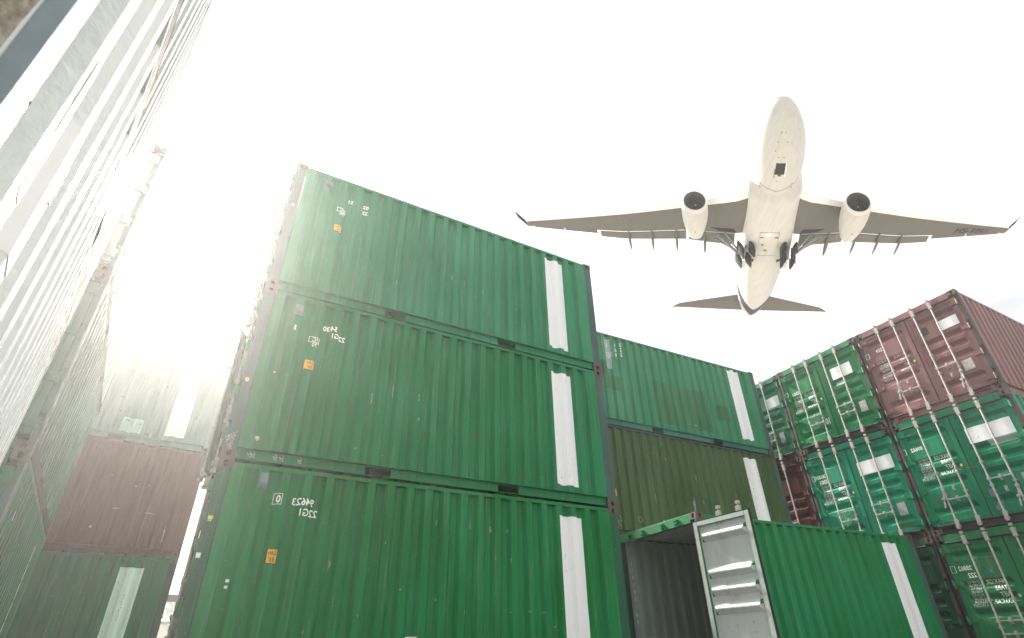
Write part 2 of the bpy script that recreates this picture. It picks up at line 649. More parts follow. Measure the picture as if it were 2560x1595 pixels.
def door_leaf(parent, left, mat, inner, spec, open_deg=0.0):
    """left: the leaf hinged at y = W (seen on the left from outside). Returns the door."""
    yh = W - 0.075 if left else 0.075
    s = -1 if left else 1                      # direction from hinge to free edge
    wd = W / 2 - 0.075 - 0.010
    Z0, Z1 = 0.19, 2.40
    g = Geo()

    def ybox(x0, x1, a, b, z0, z1, mi=0):
        ya, yb = s * a, s * b
        g.box(x0, x1, min(ya, yb), max(ya, yb), z0, z1, mi)
    fw = 0.085
    ybox(0.0, 0.052, 0.0, fw, Z0, Z1)
    ybox(0.0, 0.052, wd - fw, wd, Z0, Z1)
    ybox(0.001, 0.051, fw, wd - fw, Z1 - 0.075, Z1)
    ybox(0.001, 0.051, fw, wd - fw, Z0, Z0 + 0.075)
    zs = [Z0 + 0.075]
    for a, b in reversed(GROOVES):
        zs += [b - SLP, b, a - SLP, a]
    zs.append(Z1 - 0.075)
    prof = []
    for z in zs:
        prof.append((door_x(z), z))
    ya, yb = s * fw, s * (wd - fw)
    ye = 0.03 * s
    for off, mi in ((0.0, 0), (0.004, 1)):
        rows = []
        for x, z in prof:
            # pressed grooves run out before the frame tubes
            rows.append([(0.012 + off, ya, z), (0.012 + off if x > 0.013 else x + off, ya + ye, z), (x + off, ya + 2.6 * ye, z),
                         (x + off, yb - 2.6 * ye, z), (0.012 + off if x > 0.013 else x + off, yb - ye, z), (0.012 + off, yb, z)])
        g.grid(rows, mi=mi, flip=(s > 0) != (mi == 1))
    if inner is not mat:
        # inside face of the frame tubes carries the inner paint
        for a, b, z0, z1 in ((0.0, fw, Z0, Z1), (wd - fw, wd, Z0, Z1), (fw, wd - fw, Z1 - 0.075, Z1), (fw, wd - fw, Z0, Z0 + 0.075)):
            ybox(0.052, 0.056, a + 0.002, b - 0.002, z0 + 0.002, z1 - 0.002, 1)
    d = g.obj('door', [mat, inner], parent)
    bevel_later.append(d)
    d.location = (0.012, yh, 0)
    d.rotation_euler = (0, 0, R(open_deg) * (-1 if left else 1))
    if spec.get('door_label'):
        d['label'] = spec['door_label']
    # gasket round the leaf
    gk = Geo()
    for a, b, z0, z1 in ((-0.016, -0.001, Z0 - 0.014, Z1 + 0.014), (wd + 0.001, wd + 0.009, Z0 - 0.014, Z1 + 0.014)):
        gk.box(0.006, 0.046, min(s * a, s * b), max(s * a, s * b), z0, z1)
    for z0, z1 in ((Z0 - 0.02, Z0 - 0.001), (Z1 + 0.001, Z1 + 0.02)):
        gk.box(0.006, 0.046, min(0, s * wd), max(0, s * wd), z0, z1)
    gk.obj('door_gasket', M['rubber_and_shade'], d)
    gm = spec.get('gear', M['galv'])
    y1, y2 = (0.50, 0.90) if True else (0, 0)
    for k, yy in enumerate((y1, y2)):
        share('lock_rod', ROD, d, (0, s * yy, 0), gm)
        hz = (0.90, 0.67)[k] if left else (0.67, 0.90)[k]
        o = share('door_handle', HANDLE, d, (0, s * yy, hz), gm)
        toward = -1 if k == 1 else 1
        if spec.get('handles') == 'hang' and k == 0:
            o.rotation_euler = (R(-78), 0, 0)
        elif s * toward < 0:
            o.rotation_euler = (R(180), 0, 0)
    for hz in (0.33, 0.93, 1.60, 2.26):
        o = share('hinge', HINGE, d, (0, 0.0, hz), mat)
        if left:
            o.rotation_euler = (R(180), 0, 0)
    for hz in (0.66, 0.89):
        share('handle_catch', CATCH, d, (0, s * 0.70, hz), gm)
    return d, yh


bevel_later = []


def door_text(d, yh, body, y_start, z_top, size, width=0.8, line=0.86, mat=None, name='lettering'):
    """mirror-written lettering on a leaf; y_start is where its first letter stands (container y), runs to +y"""
    bm = text_bm(body, size, True, line, width, bold=size * (0.022 if size > 0.09 else 0.008))
    zs = []
    for a, b in GROOVES:
        zs += [a, a - SLP, b, b - SLP]
    # bm x is negative going along the writing; writing runs to +y
    for v in bm.verts:
        v.co = (0, y_start - v.co.x - yh, z_top - size * 0.72 + v.co.y)
    lo, hi = min(v.co.z for v in bm.verts), max(v.co.z for v in bm.verts)
    for zz in zs:
        if lo < zz < hi:
            bmesh.ops.bisect_plane(bm, geom=bm.verts[:] + bm.edges[:] + bm.faces[:], dist=1e-5, plane_co=(0, 0, zz), plane_no=(0, 0, 1))
    for v in bm.verts:
        v.co.x = door_x(v.co.z) - 0.004
    me = bpy.data.meshes.new(name)
    for f in bm.faces:
        f.normal_update()
        if f.normal.x > 0:
            f.normal_flip()
    bm.to_mesh(me)
    bm.free()
    me.materials.append(mat or M['letter'])
    return link(bpy.data.objects.new(name, me), d)


def door_patch(d, yh, y0, y1, z0, z1, mat, name='painted_patch', off=0.004, n=1, jit=0.006):
    zs = sorted(set([z0, z1] + [q for a, b in GROOVES for q in (a, a - SLP, b, b - SLP) if z0 < q < z1]))
    g = Geo()
    rows = []
    for z in zs:
        row = []
        for i in range(7):
            y = y0 + (y1 - y0) * i / 6
            jz = jit * noise.noise(Vector((y * 9, z * 9, y0 * 5))) if z in (z0, z1) else 0
            row.append((door_x(z) - off, y - yh, z + jz))
        rows.append(row)
    g.grid(rows, flip=True)
    return g.obj(name, mat, d)


WEIGHTS = '30.480 KG\n67.200 LBS\n2.260 KG\n4.980 LBS\n28.220 KG\n62.220 LBS\n33.2 CU.M\n1.173 CU.FT'
GROSS = 'MAX.GR.\nTARE\nNET\nCU.CAP.'


# ------------------------------------------------------------------ the container
def container(spec):
    mat, seed = spec['paint'], spec['seed']
    frame = spec.get('frame', mat)
    post = spec.get('post', frame)
    inner = spec.get('inner', mat)
    x, y, yaw, z = spec['at']
    t = empty('shipping_container', (x, y, z), yaw)
    tag(t, spec['label'], 'shipping container', 'shipping containers stacked in the yard')
    opened = spec.get('open')
    # walls
    side_wall(t, mat, seed, rows=spec.get('rows', 22))
    side_wall(t, mat, seed, back=True)
    # far end wall, corrugated
    g = Geo()
    n = 8
    ys = []
    yy = 0.165
    p = (W - 0.33) / n
    pts = []
    for i in range(n):
        pts += [(yy, 0.006), (yy + 0.28 * p, 0.006), (yy + 0.5 * p, 0.042), (yy + 0.78 * p, 0.042)]
        yy += p
    pts.append((W - 0.165, 0.006))
    g.grid([[(L - d, b, 0.18) for b, d in pts], [(L - d, b, H - 0.09) for b, d in pts]])
    g.obj('end_wall', mat, t)
    # roof with shallow cross ribs
    g = Geo()
    rowsr = []
    nx = 28
    for i in range(nx * 2 + 1):
        xx = 0.17 + (L - 0.34) * i / (nx * 2)
        zz = H - 0.045 + (0.018 if i % 2 else 0)
        rowsr.append([(xx, 0.06, zz), (xx, W - 0.06, zz)])
    g.grid(rowsr, flip=False)
    g.obj('roof', inner if opened else mat, t)
    # floor and cross members
    g = Geo()
    g.box(0.06, L - 0.06, 0.06, W - 0.06, 0.152, 0.176)
    g.obj('floor', M['ply'], t)
    g = Geo()
    for i in range(15):
        xx = 0.3 + i * 0.388
        g.box(xx, xx + 0.045, 0.075, W - 0.075, 0.03, 0.151)
    g.obj('cross_members', M['darkrust'], t)
    # corner posts
    pg = (0.0, 0.150) if not spec.get('no_door') else (0.0, 0.15)
    for xa, xb, door in ((0.003, 0.160, True), (L - 0.160, L - 0.003, False)):
        for ya, yb, fy in ((0.003, 0.072, 0), (W - 0.072, W - 0.003, 1)):
            g = Geo()
            if door and fy == 0:
                # hinge pockets notched out of the outer edge, as on the door posts
                cuts = (0.44, 1.01, 1.70, 2.38)
                g.box(xa + 0.028, xb, ya, yb, 0.118, H - 0.118)
                zz = 0.118
                for c in cuts:
                    g.box(xa, xa + 0.0279, ya + 0.002, yb, zz, c - 0.045)
                    zz = c + 0.045
                g.box(xa, xa + 0.0279, ya + 0.002, yb, zz, H - 0.118)
            else:
                g.box(xa, xb, ya, yb, 0.118, H - 0.118)
            # narrow filler lip beside the corrugated sheet
            o = g.obj('corner_post', post, t)
            bevel_later.append(o)
    # castings
    for sx in (1, -1):
        for sy in (1, -1):
            for sz in (1, -1):
                o = share('corner_casting', CAST[(sx, sy, sz)], t,
                          (0 if sx > 0 else L, 0 if sy > 0 else W, 0 if sz > 0 else H))
    # rails
    for fy in (0, 1):
        f = (lambda a: a) if fy == 0 else (lambda a: W - a)

        def bx(g, x0, x1, a, b, z0, z1):
            ya, yb = sorted((f(a), f(b)))
            g.box(x0, x1, ya, yb, z0, z1)
        g = Geo()
        bx(g, 0.179, L - 0.179, 0.001, 0.062, H - 0.085, H - 0.030)
        o = g.obj('top_side_rail', frame, t)
        bevel_later.append(o)
        g = Geo()
        wy = spec.get('web', 0.052)
        pk = [(1.78, 2.14), (3.83, 4.19)]
        xs = [0.179] + [q for p_ in pk for q in p_] + [L - 0.179]
        for i in range(0, len(xs), 2):
            bx(g, xs[i], xs[i + 1], wy, wy + 0.006, 0.034 if wy > .02 else 0.004, 0.158)        # web
            bx(g, xs[i], xs[i + 1], wy + .007, 0.095, 0.030, 0.038)
        bx(g, 0.165, L - 0.165, 0.001, 0.085, 0.1585, 0.1665)         # upper flange, the lip under the sheet
        bx(g, 0.179, L - 0.179, wy - .008, wy - .0005, 0.026, 0.034) if wy > .02 else None
        for a, b in pk:                                              # pocket sides, top and back
            bx(g, a - 0.008, a - 0.0005, wy + .0065, 0.50, 0.039, 0.150)
            bx(g, b + 0.0005, b + 0.008, wy + .0065, 0.50, 0.039, 0.150)
            bx(g, a, b, 0.045, 0.50, 0.146, 0.1505)
            bx(g, a, b, 0.495, 0.50, 0.027, 0.146)
        g.obj('bottom_side_rail', spec.get('rail', frame), t)
    # door end header + sill, far end rails
    g = Geo()
    g.box(0.004, 0.10, 0.165, W - 0.165, 2.425, H - 0.006)
    o = g.obj('door_header', frame, t)
    bevel_later.append(o)
    g = Geo()
    for a, b in ((0.163, 0.235), (0.52, W - 0.52), (W - 0.235, W - 0.163)):
        g.box(0.004, 0.09, a, b, 0.012, 0.165)
    g.box(0.005, 0.089, 0.2355, 0.5195, 0.118, 0.164)
    g.box(0.005, 0.089, W - 0.5195, W - 0.2355, 0.118, 0.164)
    g.box(0.04, 0.089, 0.2355, 0.5195, 0.012, 0.1175)
    g.box(0.04, 0.089, W - 0.5195, W - 0.2355, 0.012, 0.1175)
    g.obj('door_sill', spec.get('sill', frame), t)
    g = Geo()
    g.box(L - 0.08, L - 0.004, 0.165, W - 0.165, H - 0.09, H - 0.006)
    g.box(L - 0.08, L - 0.004, 0.165, W - 0.165, 0.02, 0.178)
    g.obj('end_rails', frame, t)
    # doors
    dl = door_leaf(t, True, spec.get('door_paint_left', mat), inner, spec, spec.get('swing_left', 0))
    dr = door_leaf(t, False, spec.get('door_paint_right', mat), inner, spec, spec.get('swing_right', 0))
    # keeper strip along header and sill
    g = Geo()
    g.cyl((-0.012, 0.17, 2.415), (-0.012, W - 0.17, 2.415), 0.016, n=8)
    g2 = Geo()
    g2.cyl((-0.012, 0.17, 0.170), (-0.012, W - 0.17, 0.170), 0.016, n=8)
    if not opened:
        g.obj('keeper_bar', M['darkrust'], t)
        g2.obj('keeper_bar', M['darkrust'], t)
    return t, dl, dr


def vent(t, x0, x1, z0, z1, seed):
    xm = (x0 + x1) / 2
    y = min(wall_y(x0, z0, seed), wall_y(x1, z0, seed))
    g = Geo()
    g.box(x0, x1, y - 0.010, y + 0.03, z0, z1)
    g.box(x0 + 0.012, x1 - 0.012, y - 0.030, y - 0.0105, z0 + 0.055, z1 - 0.015)
    for i in range(3):
        g.box(x0 + 0.015, x1 - 0.015, y - 0.022, y - 0.0105, z0 + 0.012 + i * 0.013, z0 + 0.019 + i * 0.013)
    o = g.obj('ventilator', M['vent'], t)
    bevel_later.append(o)


def height_sticker(t, x0, x1, z0, z1, seed):
    patch(t, 'height_sticker', x0 - 0.008, x1 + 0.008, z0 - 0.008, z1 + 0.008, seed, M['black'], 0.0032, 0)
    s = patch(t, 'height_sticker', x0, x1, z0, z1, seed, M['yellow'], 0.0045, 0)
    h = (z1 - z0)
    side_text(t, '2,6m', x1 - 0.012, z1 - 0.012, h * 0.45, seed, M['black'], 0.62, off=0.006)
    side_text(t, '8\'6"', x1 - 0.022, z0 + h * 0.42, h * 0.45, seed, M['black'], 0.62, off=0.006)


def cic_logo(t, x0, x1, z0, z1, seed):
    """outlined box mark with a C inside and the class number below"""
    zb = z0 + (z1 - z0) * 0.40
    w = 0.008
    for a, b, c, d in ((x0, x1, z1 - w, z1), (x0, x1, zb, zb + w), (x0, x0 + w, zb + w, z1 - w), (x1 - w, x1, zb + w, z1 - w), (x1 - 0.036, x1 - 0.028, zb + w, z1 - w)):
        patch(t, 'class_mark', a, b, c, d, seed, M['letter'], 0.0045, 0)
    side_text(t, 'C', x1 - 0.045, z1 - 0.010, (z1 - zb) * 0.95, seed, None, 0.9)
    side_text(t, '70', x1 - 0.02, zb - 0.006, (zb - z0) * 1.25, seed, None, 0.95)


# ------------------------------------------------------------------ paints
G1 = (0.012, 0.165, 0.062)
P = {}
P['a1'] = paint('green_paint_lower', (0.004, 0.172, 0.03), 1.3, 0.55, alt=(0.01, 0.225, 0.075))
P['a2'] = paint('green_paint_middle', (0.008, 0.18, 0.05), 2.7, 0.5, alt=(0.018, 0.225, 0.088))  # slightly paler than the lower box, a little flare veil painted in
P['a3'] = paint('green_paint_upper', (0.024, 0.225, 0.095), 4.1, 0.35, alt=(0.045, 0.275, 0.14))  # lightened paint stands in for the flare veil on the top box
P['b3'] = paint('sea_green_paint', (0.02, 0.225, 0.098), 5.9, 0.75, alt=(0.06, 0.29, 0.155))
P['b2'] = paint('olive_paint', (0.034, 0.09, 0.024), 7.7, 0.8, alt=(0.06, 0.125, 0.04), chip=(0.30, 0.22, 0.20))
P['d'] = paint('fresh_green_paint', (0.004, 0.195, 0.05), 9.2, 0.15, alt=(0.008, 0.235, 0.085), dirt=0.3)
P['c13'] = paint('maroon_paint', (0.205, 0.096, 0.094), 11.1, 0.35, alt=(0.275, 0.142, 0.136), chip=(0.35, 0.25, 0.24))
P['c23'] = paint('bright_green_paint', (0.004, 0.185, 0.055), 12.4, 0.35, alt=(0.009, 0.23, 0.085))
P['c33'] = paint('mid_green_paint', (0.01, 0.18, 0.078), 13.9, 0.35, alt=(0.018, 0.225, 0.115))
P['c12'] = paint('emerald_paint', (0.004, 0.19, 0.082), 15.2, 0.4, alt=(0.01, 0.24, 0.12))
P['c22'] = paint('teal_green_paint', (0.008, 0.24, 0.128), 16.6, 0.4, alt=(0.018, 0.31, 0.18))
P['c32'] = paint('oxblood_paint', (0.0740, 0.0163, 0.0133), 17.1, 0.4, alt=(0.1036, 0.0281, 0.0222))
P['c11'] = paint('grass_green_paint', (0.018, 0.175, 0.055), 18.5, 0.5, alt=(0.034, 0.22, 0.085))
P['c21'] = paint('deep_green_paint', (0.0104, 0.0703, 0.0355), 19.3, 0.5)
P['e'] = paint('flare_washed_paint', (0.72, 0.76, 0.74), 21.4, 0.3, alt=(0.78, 0.81, 0.8), rough=0.20, dirt=0.25, spec=0.6)  # flare wash put into the colour; the box itself is green
P['ew'] = paint('flare_washed_top_paint', (0.34, 0.4, 0.37), 20.3, 0.3, alt=(0.42, 0.47, 0.45), rough=0.24, dirt=0.25, spec=0.6)  # pale tone stands in for flare on the upper left boxes
P['eb'] = paint('faded_grey_green_paint', (0.035, 0.115, 0.07), 22.3, 0.3, alt=(0.08, 0.16, 0.12), rough=0.22, dirt=0.3, spec=0.6)
P['e2'] = paint('green_paint_second_row', (0.0104, 0.1110, 0.0459), 22.8, 0.45, alt=(0.0222, 0.1480, 0.0740), rough=0.36, spec=0.6)
P['f3'] = paint('grey_green_paint', (0.1980, 0.2430, 0.2430), 23.5, 0.4, alt=(0.2700, 0.3060, 0.3150))
P['f2'] = paint('brown_maroon_paint', (0.135, 0.036, 0.026), 25.1, 0.6, alt=(0.175, 0.058, 0.044), chip=(0.24, 0.15, 0.12))
P['f1'] = paint('dark_green_paint', (0.005, 0.128, 0.04), 26.3, 0.55, alt=(0.012, 0.135, 0.07))
P['post'] = paint('chipped_post_paint', (0.0444, 0.0962, 0.0888), 31.0, 1.25, alt=(0.0740, 0.1406, 0.1332), chip=(0.17, 0.115, 0.10), rust=(0.09, 0.05, 0.038), dirt=0.7)
P['post2'] = paint('chipped_green_post', (0.0148, 0.1036, 0.0481), 33.0, 1.15, alt=(0.0333, 0.1258, 0.0814), chip=(0.20, 0.14, 0.12), rust=(0.10, 0.055, 0.042), dirt=0.7)
P['inner'] = paint('grey_inner_paint', (0.6, 0.62, 0.61), 35.0, 0.05, alt=(0.66, 0.68, 0.67), dirt=0.15, rough=0.5)
P['innerg'] = paint('grey_green_inner_wall', (0.34, 0.38, 0.36), 36.0, 0.1, alt=(0.4, 0.44, 0.42), dirt=0.2, rough=0.6)
P['repaint'] = paint('darker_green_repaint', (0.026, 0.165, 0.062), 37.0, 0.3)
P['repaint2'] = paint('moss_green_repaint', (0.024, 0.135, 0.045), 38.0, 0.2)
P['teal'] = paint('teal_repaint', (0.0222, 0.1628, 0.1184), 39.0, 0.2)
P['pale'] = paint('pale_green_repaint', (0.3600, 0.4500, 0.4140), 40.0, 0.3)
P['greyblue'] = paint('grey_blue_repaint', (0.1258, 0.1776, 0.2220), 41.0, 0.2)
P['frame'] = paint('grimy_frame_paint', (0.0259, 0.0444, 0.0355), 42.0, 0.9, dirt=0.7)

# ------------------------------------------------------------------ ground
g = Geo()
g.grid([[(-150, -60, -0.006), (150, -60, -0.006)], [(-150, 240, -0.006), (150, 240, -0.006)]])
m, nt_, bs = new_mat('concrete_yard')  # unseen ground, kept pale to bounce light up to the airliner
tcn = nt_.nodes.new('ShaderNodeTexCoord')
v_ = tcn.outputs['Object']
c_ = mixc(nt_, ramp(nt_, tex(nt_, v_, 0.5, detail=8), 0.35, 0.68), (0.30, 0.285, 0.255), (0.42, 0.40, 0.36))
c_ = mixc(nt_, ramp(nt_, tex(nt_, v_, 3.5, detail=6), 0.55, 0.75, 0, 0.5), c_, (0.14, 0.13, 0.115))
nt_.links.new(c_, bs.inputs['Base Color'])
bs.inputs['Roughness'].default_value = 0.9
tag(g.obj('ground', m), kind='structure')

g = Geo()
g.grid([[(-22, -22, -0.001), (22, -22, -0.001)], [(-22, 24, -0.001), (22, 24, -0.001)]])
m, nt_, bs = new_mat('bounce_dark_asphalt')  # unseen dark sheet added to cut ground bounce on the stacks
tcn = nt_.nodes.new('ShaderNodeTexCoord')
v_ = tcn.outputs['Object']
c_ = mixc(nt_, ramp(nt_, tex(nt_, v_, 0.8, detail=8), 0.35, 0.68), (0.055, 0.055, 0.053), (0.10, 0.098, 0.092))
c_ = mixc(nt_, ramp(nt_, tex(nt_, v_, 60, detail=3), 0.5, 0.75, 0, 0.5), c_, (0.16, 0.155, 0.15))
nt_.links.new(c_, bs.inputs['Base Color'])
bs.inputs['Roughness'].default_value = 0.85
tag(g.obj('bounce_pavement', m), kind='structure')

# ------------------------------------------------------------------ stack A: the three big green containers in the middle
AX = (-3.58, 6.231)
AY = 0.507
A = []
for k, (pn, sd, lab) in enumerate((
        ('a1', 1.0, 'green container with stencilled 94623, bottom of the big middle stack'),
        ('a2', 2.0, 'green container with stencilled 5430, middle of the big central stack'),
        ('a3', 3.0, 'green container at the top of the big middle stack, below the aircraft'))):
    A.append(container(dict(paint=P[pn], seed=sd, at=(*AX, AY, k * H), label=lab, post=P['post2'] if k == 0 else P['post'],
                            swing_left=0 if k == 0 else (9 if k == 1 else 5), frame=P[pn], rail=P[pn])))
a1, a2, a3 = A[0][0], A[1][0], A[2][0]
for t, sd, zz in ((a1, 1.0, (0.20, 2.36)), (a2, 2.0, (0.27, 2.34)), (a3, 3.0, (0.285, 2.39))):
    patch(t, 'painted_patch', 4.895, 5.345, zz[0], zz[1], sd, WHITES[int(sd) % 4], 0.003, 0.008)
vent(a1, 0.50, 0.60, 2.27, 2.47, 1.0)
vent(a2, 0.47, 0.58, 2.23, 2.41, 2.0)
vent(a3, 0.50, 0.61, 2.24, 2.40, 3.0)
side_text(a1, '94623', 1.19, 2.215, 0.125, 1.0, width=0.86)
side_text(a1, '22G1', 1.25, 2.085, 0.125, 1.0, width=0.86)
side_text(a1, '0', 0.782, 2.218, 0.125, 1.0, width=0.82)
for q in ((0.70, 0.80, 2.235, 2.241), (0.70, 0.80, 2.105, 2.111), (0.70, 0.706, 2.111, 2.235), (0.794, 0.80, 2.111, 2.235)):
    patch(a1, 'check_digit_box', *q, 1.0, M['letter'], 0.0045, 0)
height_sticker(a1, 0.755, 0.865, 1.43, 1.585, 1.0)
for q in ((0.385, 0.425, 1.215, 1.245), (0.385, 0.42, 1.15, 1.178)):
    patch(a1, 'paper_scrap', *q, 1.0, M['letter'], 0.004, 0.006)
patch(a1, 'paper_scrap', 2.53, 2.66, 0.62, 0.675, 1.0, M['letter'], 0.004, 0.004)
side_text(a2, '5430', 1.10, 2.175, 0.115, 2.0, width=0.86)
side_text(a2, '22G1', 1.24, 2.055, 0.115, 2.0, width=0.86)
cic_logo(a2, 0.73, 0.88, 1.765, 1.925, 2.0)
height_sticker(a2, 0.735, 0.865, 1.395, 1.54, 2.0)
patch(a2, 'paper_scrap', 0.505, 0.53, 1.965, 2.05, 2.0, M['letter'], 0.004, 0)
blotch(a2, 'torn_sticker', 0.365, 0.325, 0.045, 0.045, 2.0, M['oldsticker'])
blotch(a2, 'paint_chip', 0.39, 1.28, 0.025, 0.012, 2.0, M['oldsticker'], 10)
side_text(a3, '51', 1.0, 2.185, 0.11, 3.0, width=0.86)
side_text(a3, '02', 1.27, 2.175, 0.11, 3.0, width=0.86)
side_text(a3, '22', 1.27, 2.045, 0.11, 3.0, width=0.86)
cic_logo(a3, 0.755, 0.90, 1.75, 1.905, 3.0)
height_sticker(a3, 0.76, 0.885, 1.39, 1.52, 3.0)
# bare-metal scuffs along the middle of the lower container
for (x, z, rx, rz) in ((2.86, 2.08, .012, .07), (3.38, 2.08, .014, .09), (3.70, 2.05, .022, .08), (3.76, 1.66, .012, .07), (4.02, 1.64, .010, .05),
                       (4.01, 0.97, .03, .012), (4.30, 0.98, .05, .010), (4.55, 0.98, .035, .012), (1.49, 1.46, .02, .10), (4.75, 0.80, .03, .02), (2.4, 1.2, .012, .02),
                       (3.98, 2.05, .016, .05), (3.3, 0.95, .015, .05), (1.9, 0.9, .012, .03), (2.9, 1.1, .01, .03), (4.9 - .55, 1.5, .008, .025), (1.3, 0.72, .015, .03), (2.15, 1.75, .01, .02)):
    blotch(a1, 'paint_scuff', x, z, rx, rz, 1.0, M['palescuff'], 14)
for (x, z, rx, rz) in ((1.75, 1.15, .02, .16), (2.05, 1.35, .014, .18), (2.45, 1.30, .016, .12), (2.47, 0.95, .035, .04), (3.05, 1.45, .014, .25), (3.45, 0.85, .04, .05), (5.55, 0.42, .03, .05),
                       (5.62, 1.3, .012, .12), (3.35, 0.32, .02, .05), (3.9, 0.32, .03, .05), (4.2, 0.30, .03, .05), (1.6, 0.36, .012, .02), (2.0, 0.33, .012, .015), (2.6, 0.75, .03, .03)):
    blotch(a2, 'paint_scuff', x, z, rx, rz, 2.0, M['palescuff'] if x < 2.6 else M['scuff'], 14)
for (x, z, rx, rz) in ((2.9, 1.2, .012, .12), (3.15, 1.15, .014, .14), (3.5, 1.05, .012, .08), (4.2, 0.9, .01, .05), (1.9, 0.7, .012, .1)):
    blotch(a3, 'paint_scuff', x, z, rx, rz, 3.0, M['palescuff'], 14)


def plate(t, name, x0, x1, z0, z1, mat, y=0.0, thick=0.0025):
    g = Geo()
    g.box(x0, x1, y - thick, y + 0.001, z0, z1)
    return g.obj(name, mat, t)


# labels on the left-hand posts of stack A
plate(a1, 'post_label', 0.05, 0.10, 1.865, 1.905, M['lime'])
plate(a1, 'post_label', 0.055, 0.068, 1.845, 1.858, M['letter'])
plate(a1, 'post_label', 0.076, 0.092, 1.845, 1.858, M['letter'])
plate(a1, 'post_label', 0.028, 0.075, 1.445, 1.50, M['letter'])
plate(a2, 'post_label', 0.06, 0.105, 1.06, 1.10, M['lime'])
plate(a2, 'post_label', 0.065, 0.10, 1.045, 1.057, M['letter'])
plate(a3, 'post_label', 0.07, 0.10, 1.62, 1.65, M['letter'])


def scribble(t, pts, y, mat, w=0.004, name='chalk_mark'):
    """thin hand-drawn stroke lying on a flat face (x, z points)"""
    g = Geo()
    for (xa, za), (xb, zb) in zip(pts[:-1], pts[1:]):
        d = Vector((xb - xa, zb - za))
        if d.length < 1e-6:
            continue
        nrm = Vector((-d.y, d.x)).normalized() * w / 2
        b = len(g.v)
        g.v += [(xa - nrm.x, y, za - nrm.y), (xb - nrm.x, y, zb - nrm.y), (xb + nrm.x, y, zb + nrm.y), (xa + nrm.x, y, za + nrm.y)]
        g.f.append((b, b + 1, b + 2, b + 3))
        g.m.append(0)
    return g.obj(name, mat, t)


rs = random.Random(3)
for t, x0, z0, n in ((a2, 0.03, 0.30, 3), (a2, 0.07, 0.20, 3), (a2, 0.09, 0.33, 2)):
    for q in range(n):
        x_, z_ = x0 + q * 0.012, z0 + rs.uniform(-.02, .03)
        pts_ = []
        for i in range(9):
            pts_.append((x_ + 0.02 * math.sin(i * 1.3 + q), z_ - i * 0.011 + 0.008 * math.cos(i * 2.1)))
        scribble(t, pts_, 0.0005, M['chalk'])
for x0 in (0.32, 0.36, 0.62, 0.70, 0.92):
    pts_ = [(x0 + 0.03 * math.sin(i * 1.7), 0.12 - 0.008 * i + 0.02 * math.cos(i * 1.9)) for i in range(8)]
    scribble(a2, pts_, 0.0505, M['chalk'])

# ------------------------------------------------------------------ stack B: behind the middle stack, to its right
BX = (1.95, 11.67)
BY = 0.49
b1, _, _ = container(dict(paint=P['c21'], seed=31, at=(*BX, BY, 0), label='dull green container under the olive one, behind the open doorway', frame=P['frame'], post=P['post']))
b2, _, _ = container(dict(paint=P['b2'], seed=32, at=(*BX, BY, H), label='olive container with narrow ribs, in the middle of the stack behind the open grey door', frame=P['frame'], rail=P['b2'], post=P['post']))
b3, _, _ = container(dict(paint=P['b3'], seed=33, at=(BX[0] - .06, BX[1], BY - .012, 2 * H), label='patched sea-green container sitting on the olive one', rail=P['teal'], post=P['post']))
patch(b3, 'painted_patch', 4.93, 5.385, 0.335, 2.475, 33, WHITES[2], 0.0042, 0.008)
patch(b3, 'repainted_area', 2.02, 3.93, 0.32, 1.50, 33, P['repaint'], 0.002, 0.05)
patch(b3, 'repainted_area', 4.15, 4.61, 0.745, 1.195, 33, P['repaint2'], 0.0035, 0.02)
patch(b3, 'repainted_area', 0.45, 0.95, 0.95, 1.35, 33, P['repaint'], 0.0025, 0.03)
patch(b3, 'repainted_area', 0.30, 0.55, 1.35, 1.75, 33, P['repaint2'], 0.0025, 0.03)
patch(b3, 'repainted_area', 0.56, 0.74, 1.55, 2.42, 33, P['pale'], 0.0025, 0.03)
side_text(b3, '1\n0\n9', 0.97, 2.36, 0.155, 33, width=0.8, line=0.95)
side_text(b3, '2\n2\n2', 1.10, 2.38, 0.155, 33, width=0.8, line=0.95)
side_text(b3, '1', 0.70, 2.30, 0.15, 33, width=0.8)
cic_logo(b3, 0.62, 0.76, 1.85, 2.03, 33)
for (x, z, rx, rz) in ((3.86, .87, .07, .07), (2.97, .91, .06, .03), (2.69, .85, .05, .025), (3.29, 1.24, .06, .03), (3.58, 1.24, .06, .02), (2.38, .63, .05, .03),
                       (2.1, .45, .05, .02), (1.2, 1.1, .02, .03), (.9, 1.9, .02, .2), (4.7, 0.95, .04, .02), (3.1, 1.85, .03, .02), (.75, 1.4, .03, .02), (4.0, .45, .02, .05), (1.35, .75, .03, .03)):
    blotch(b3, 'rust_scuff', x, z, rx, rz, 33, M['scuff'], 18)
blotch(b3, 'pale_scuff', 3.25, 0.42, .035, .03, 33, M['letter'], 12)
patch(b2, 'painted_patch', 4.80, 5.235, 0.30, 2.38, 32, WHITES[1], 0.003, 0.008)
patch(b2, 'repainted_area', 1.55, 1.73, 1.56, 1.70, 32, P['teal'], 0.003, 0.03)
blotch(b2, 'rust_scuff', 1.66, 1.60, .05, .02, 32, M['scuff'], 14, 0.0045)
height_sticker(b2, 0.30, 0.385, 0.89, 1.05, 32)
for (x, z, rx, rz) in ((1.5, .95, .02, .18), (1.95, .95, .02, .2), (2.65, .9, .03, .28), (2.95, 1.0, .025, .12), (3.6, .95, .02, .2), (3.95, 1.05, .03, .03), (1.6, .45, .05, .03), (2.2, .55, .03, .04), (2.0, 1.95, .02, .06), (2.9, 1.6, .015, .15)):
    blotch(b2, 'pale_scuff', x, z, rx, rz, 32, M['palescuff'], 16)
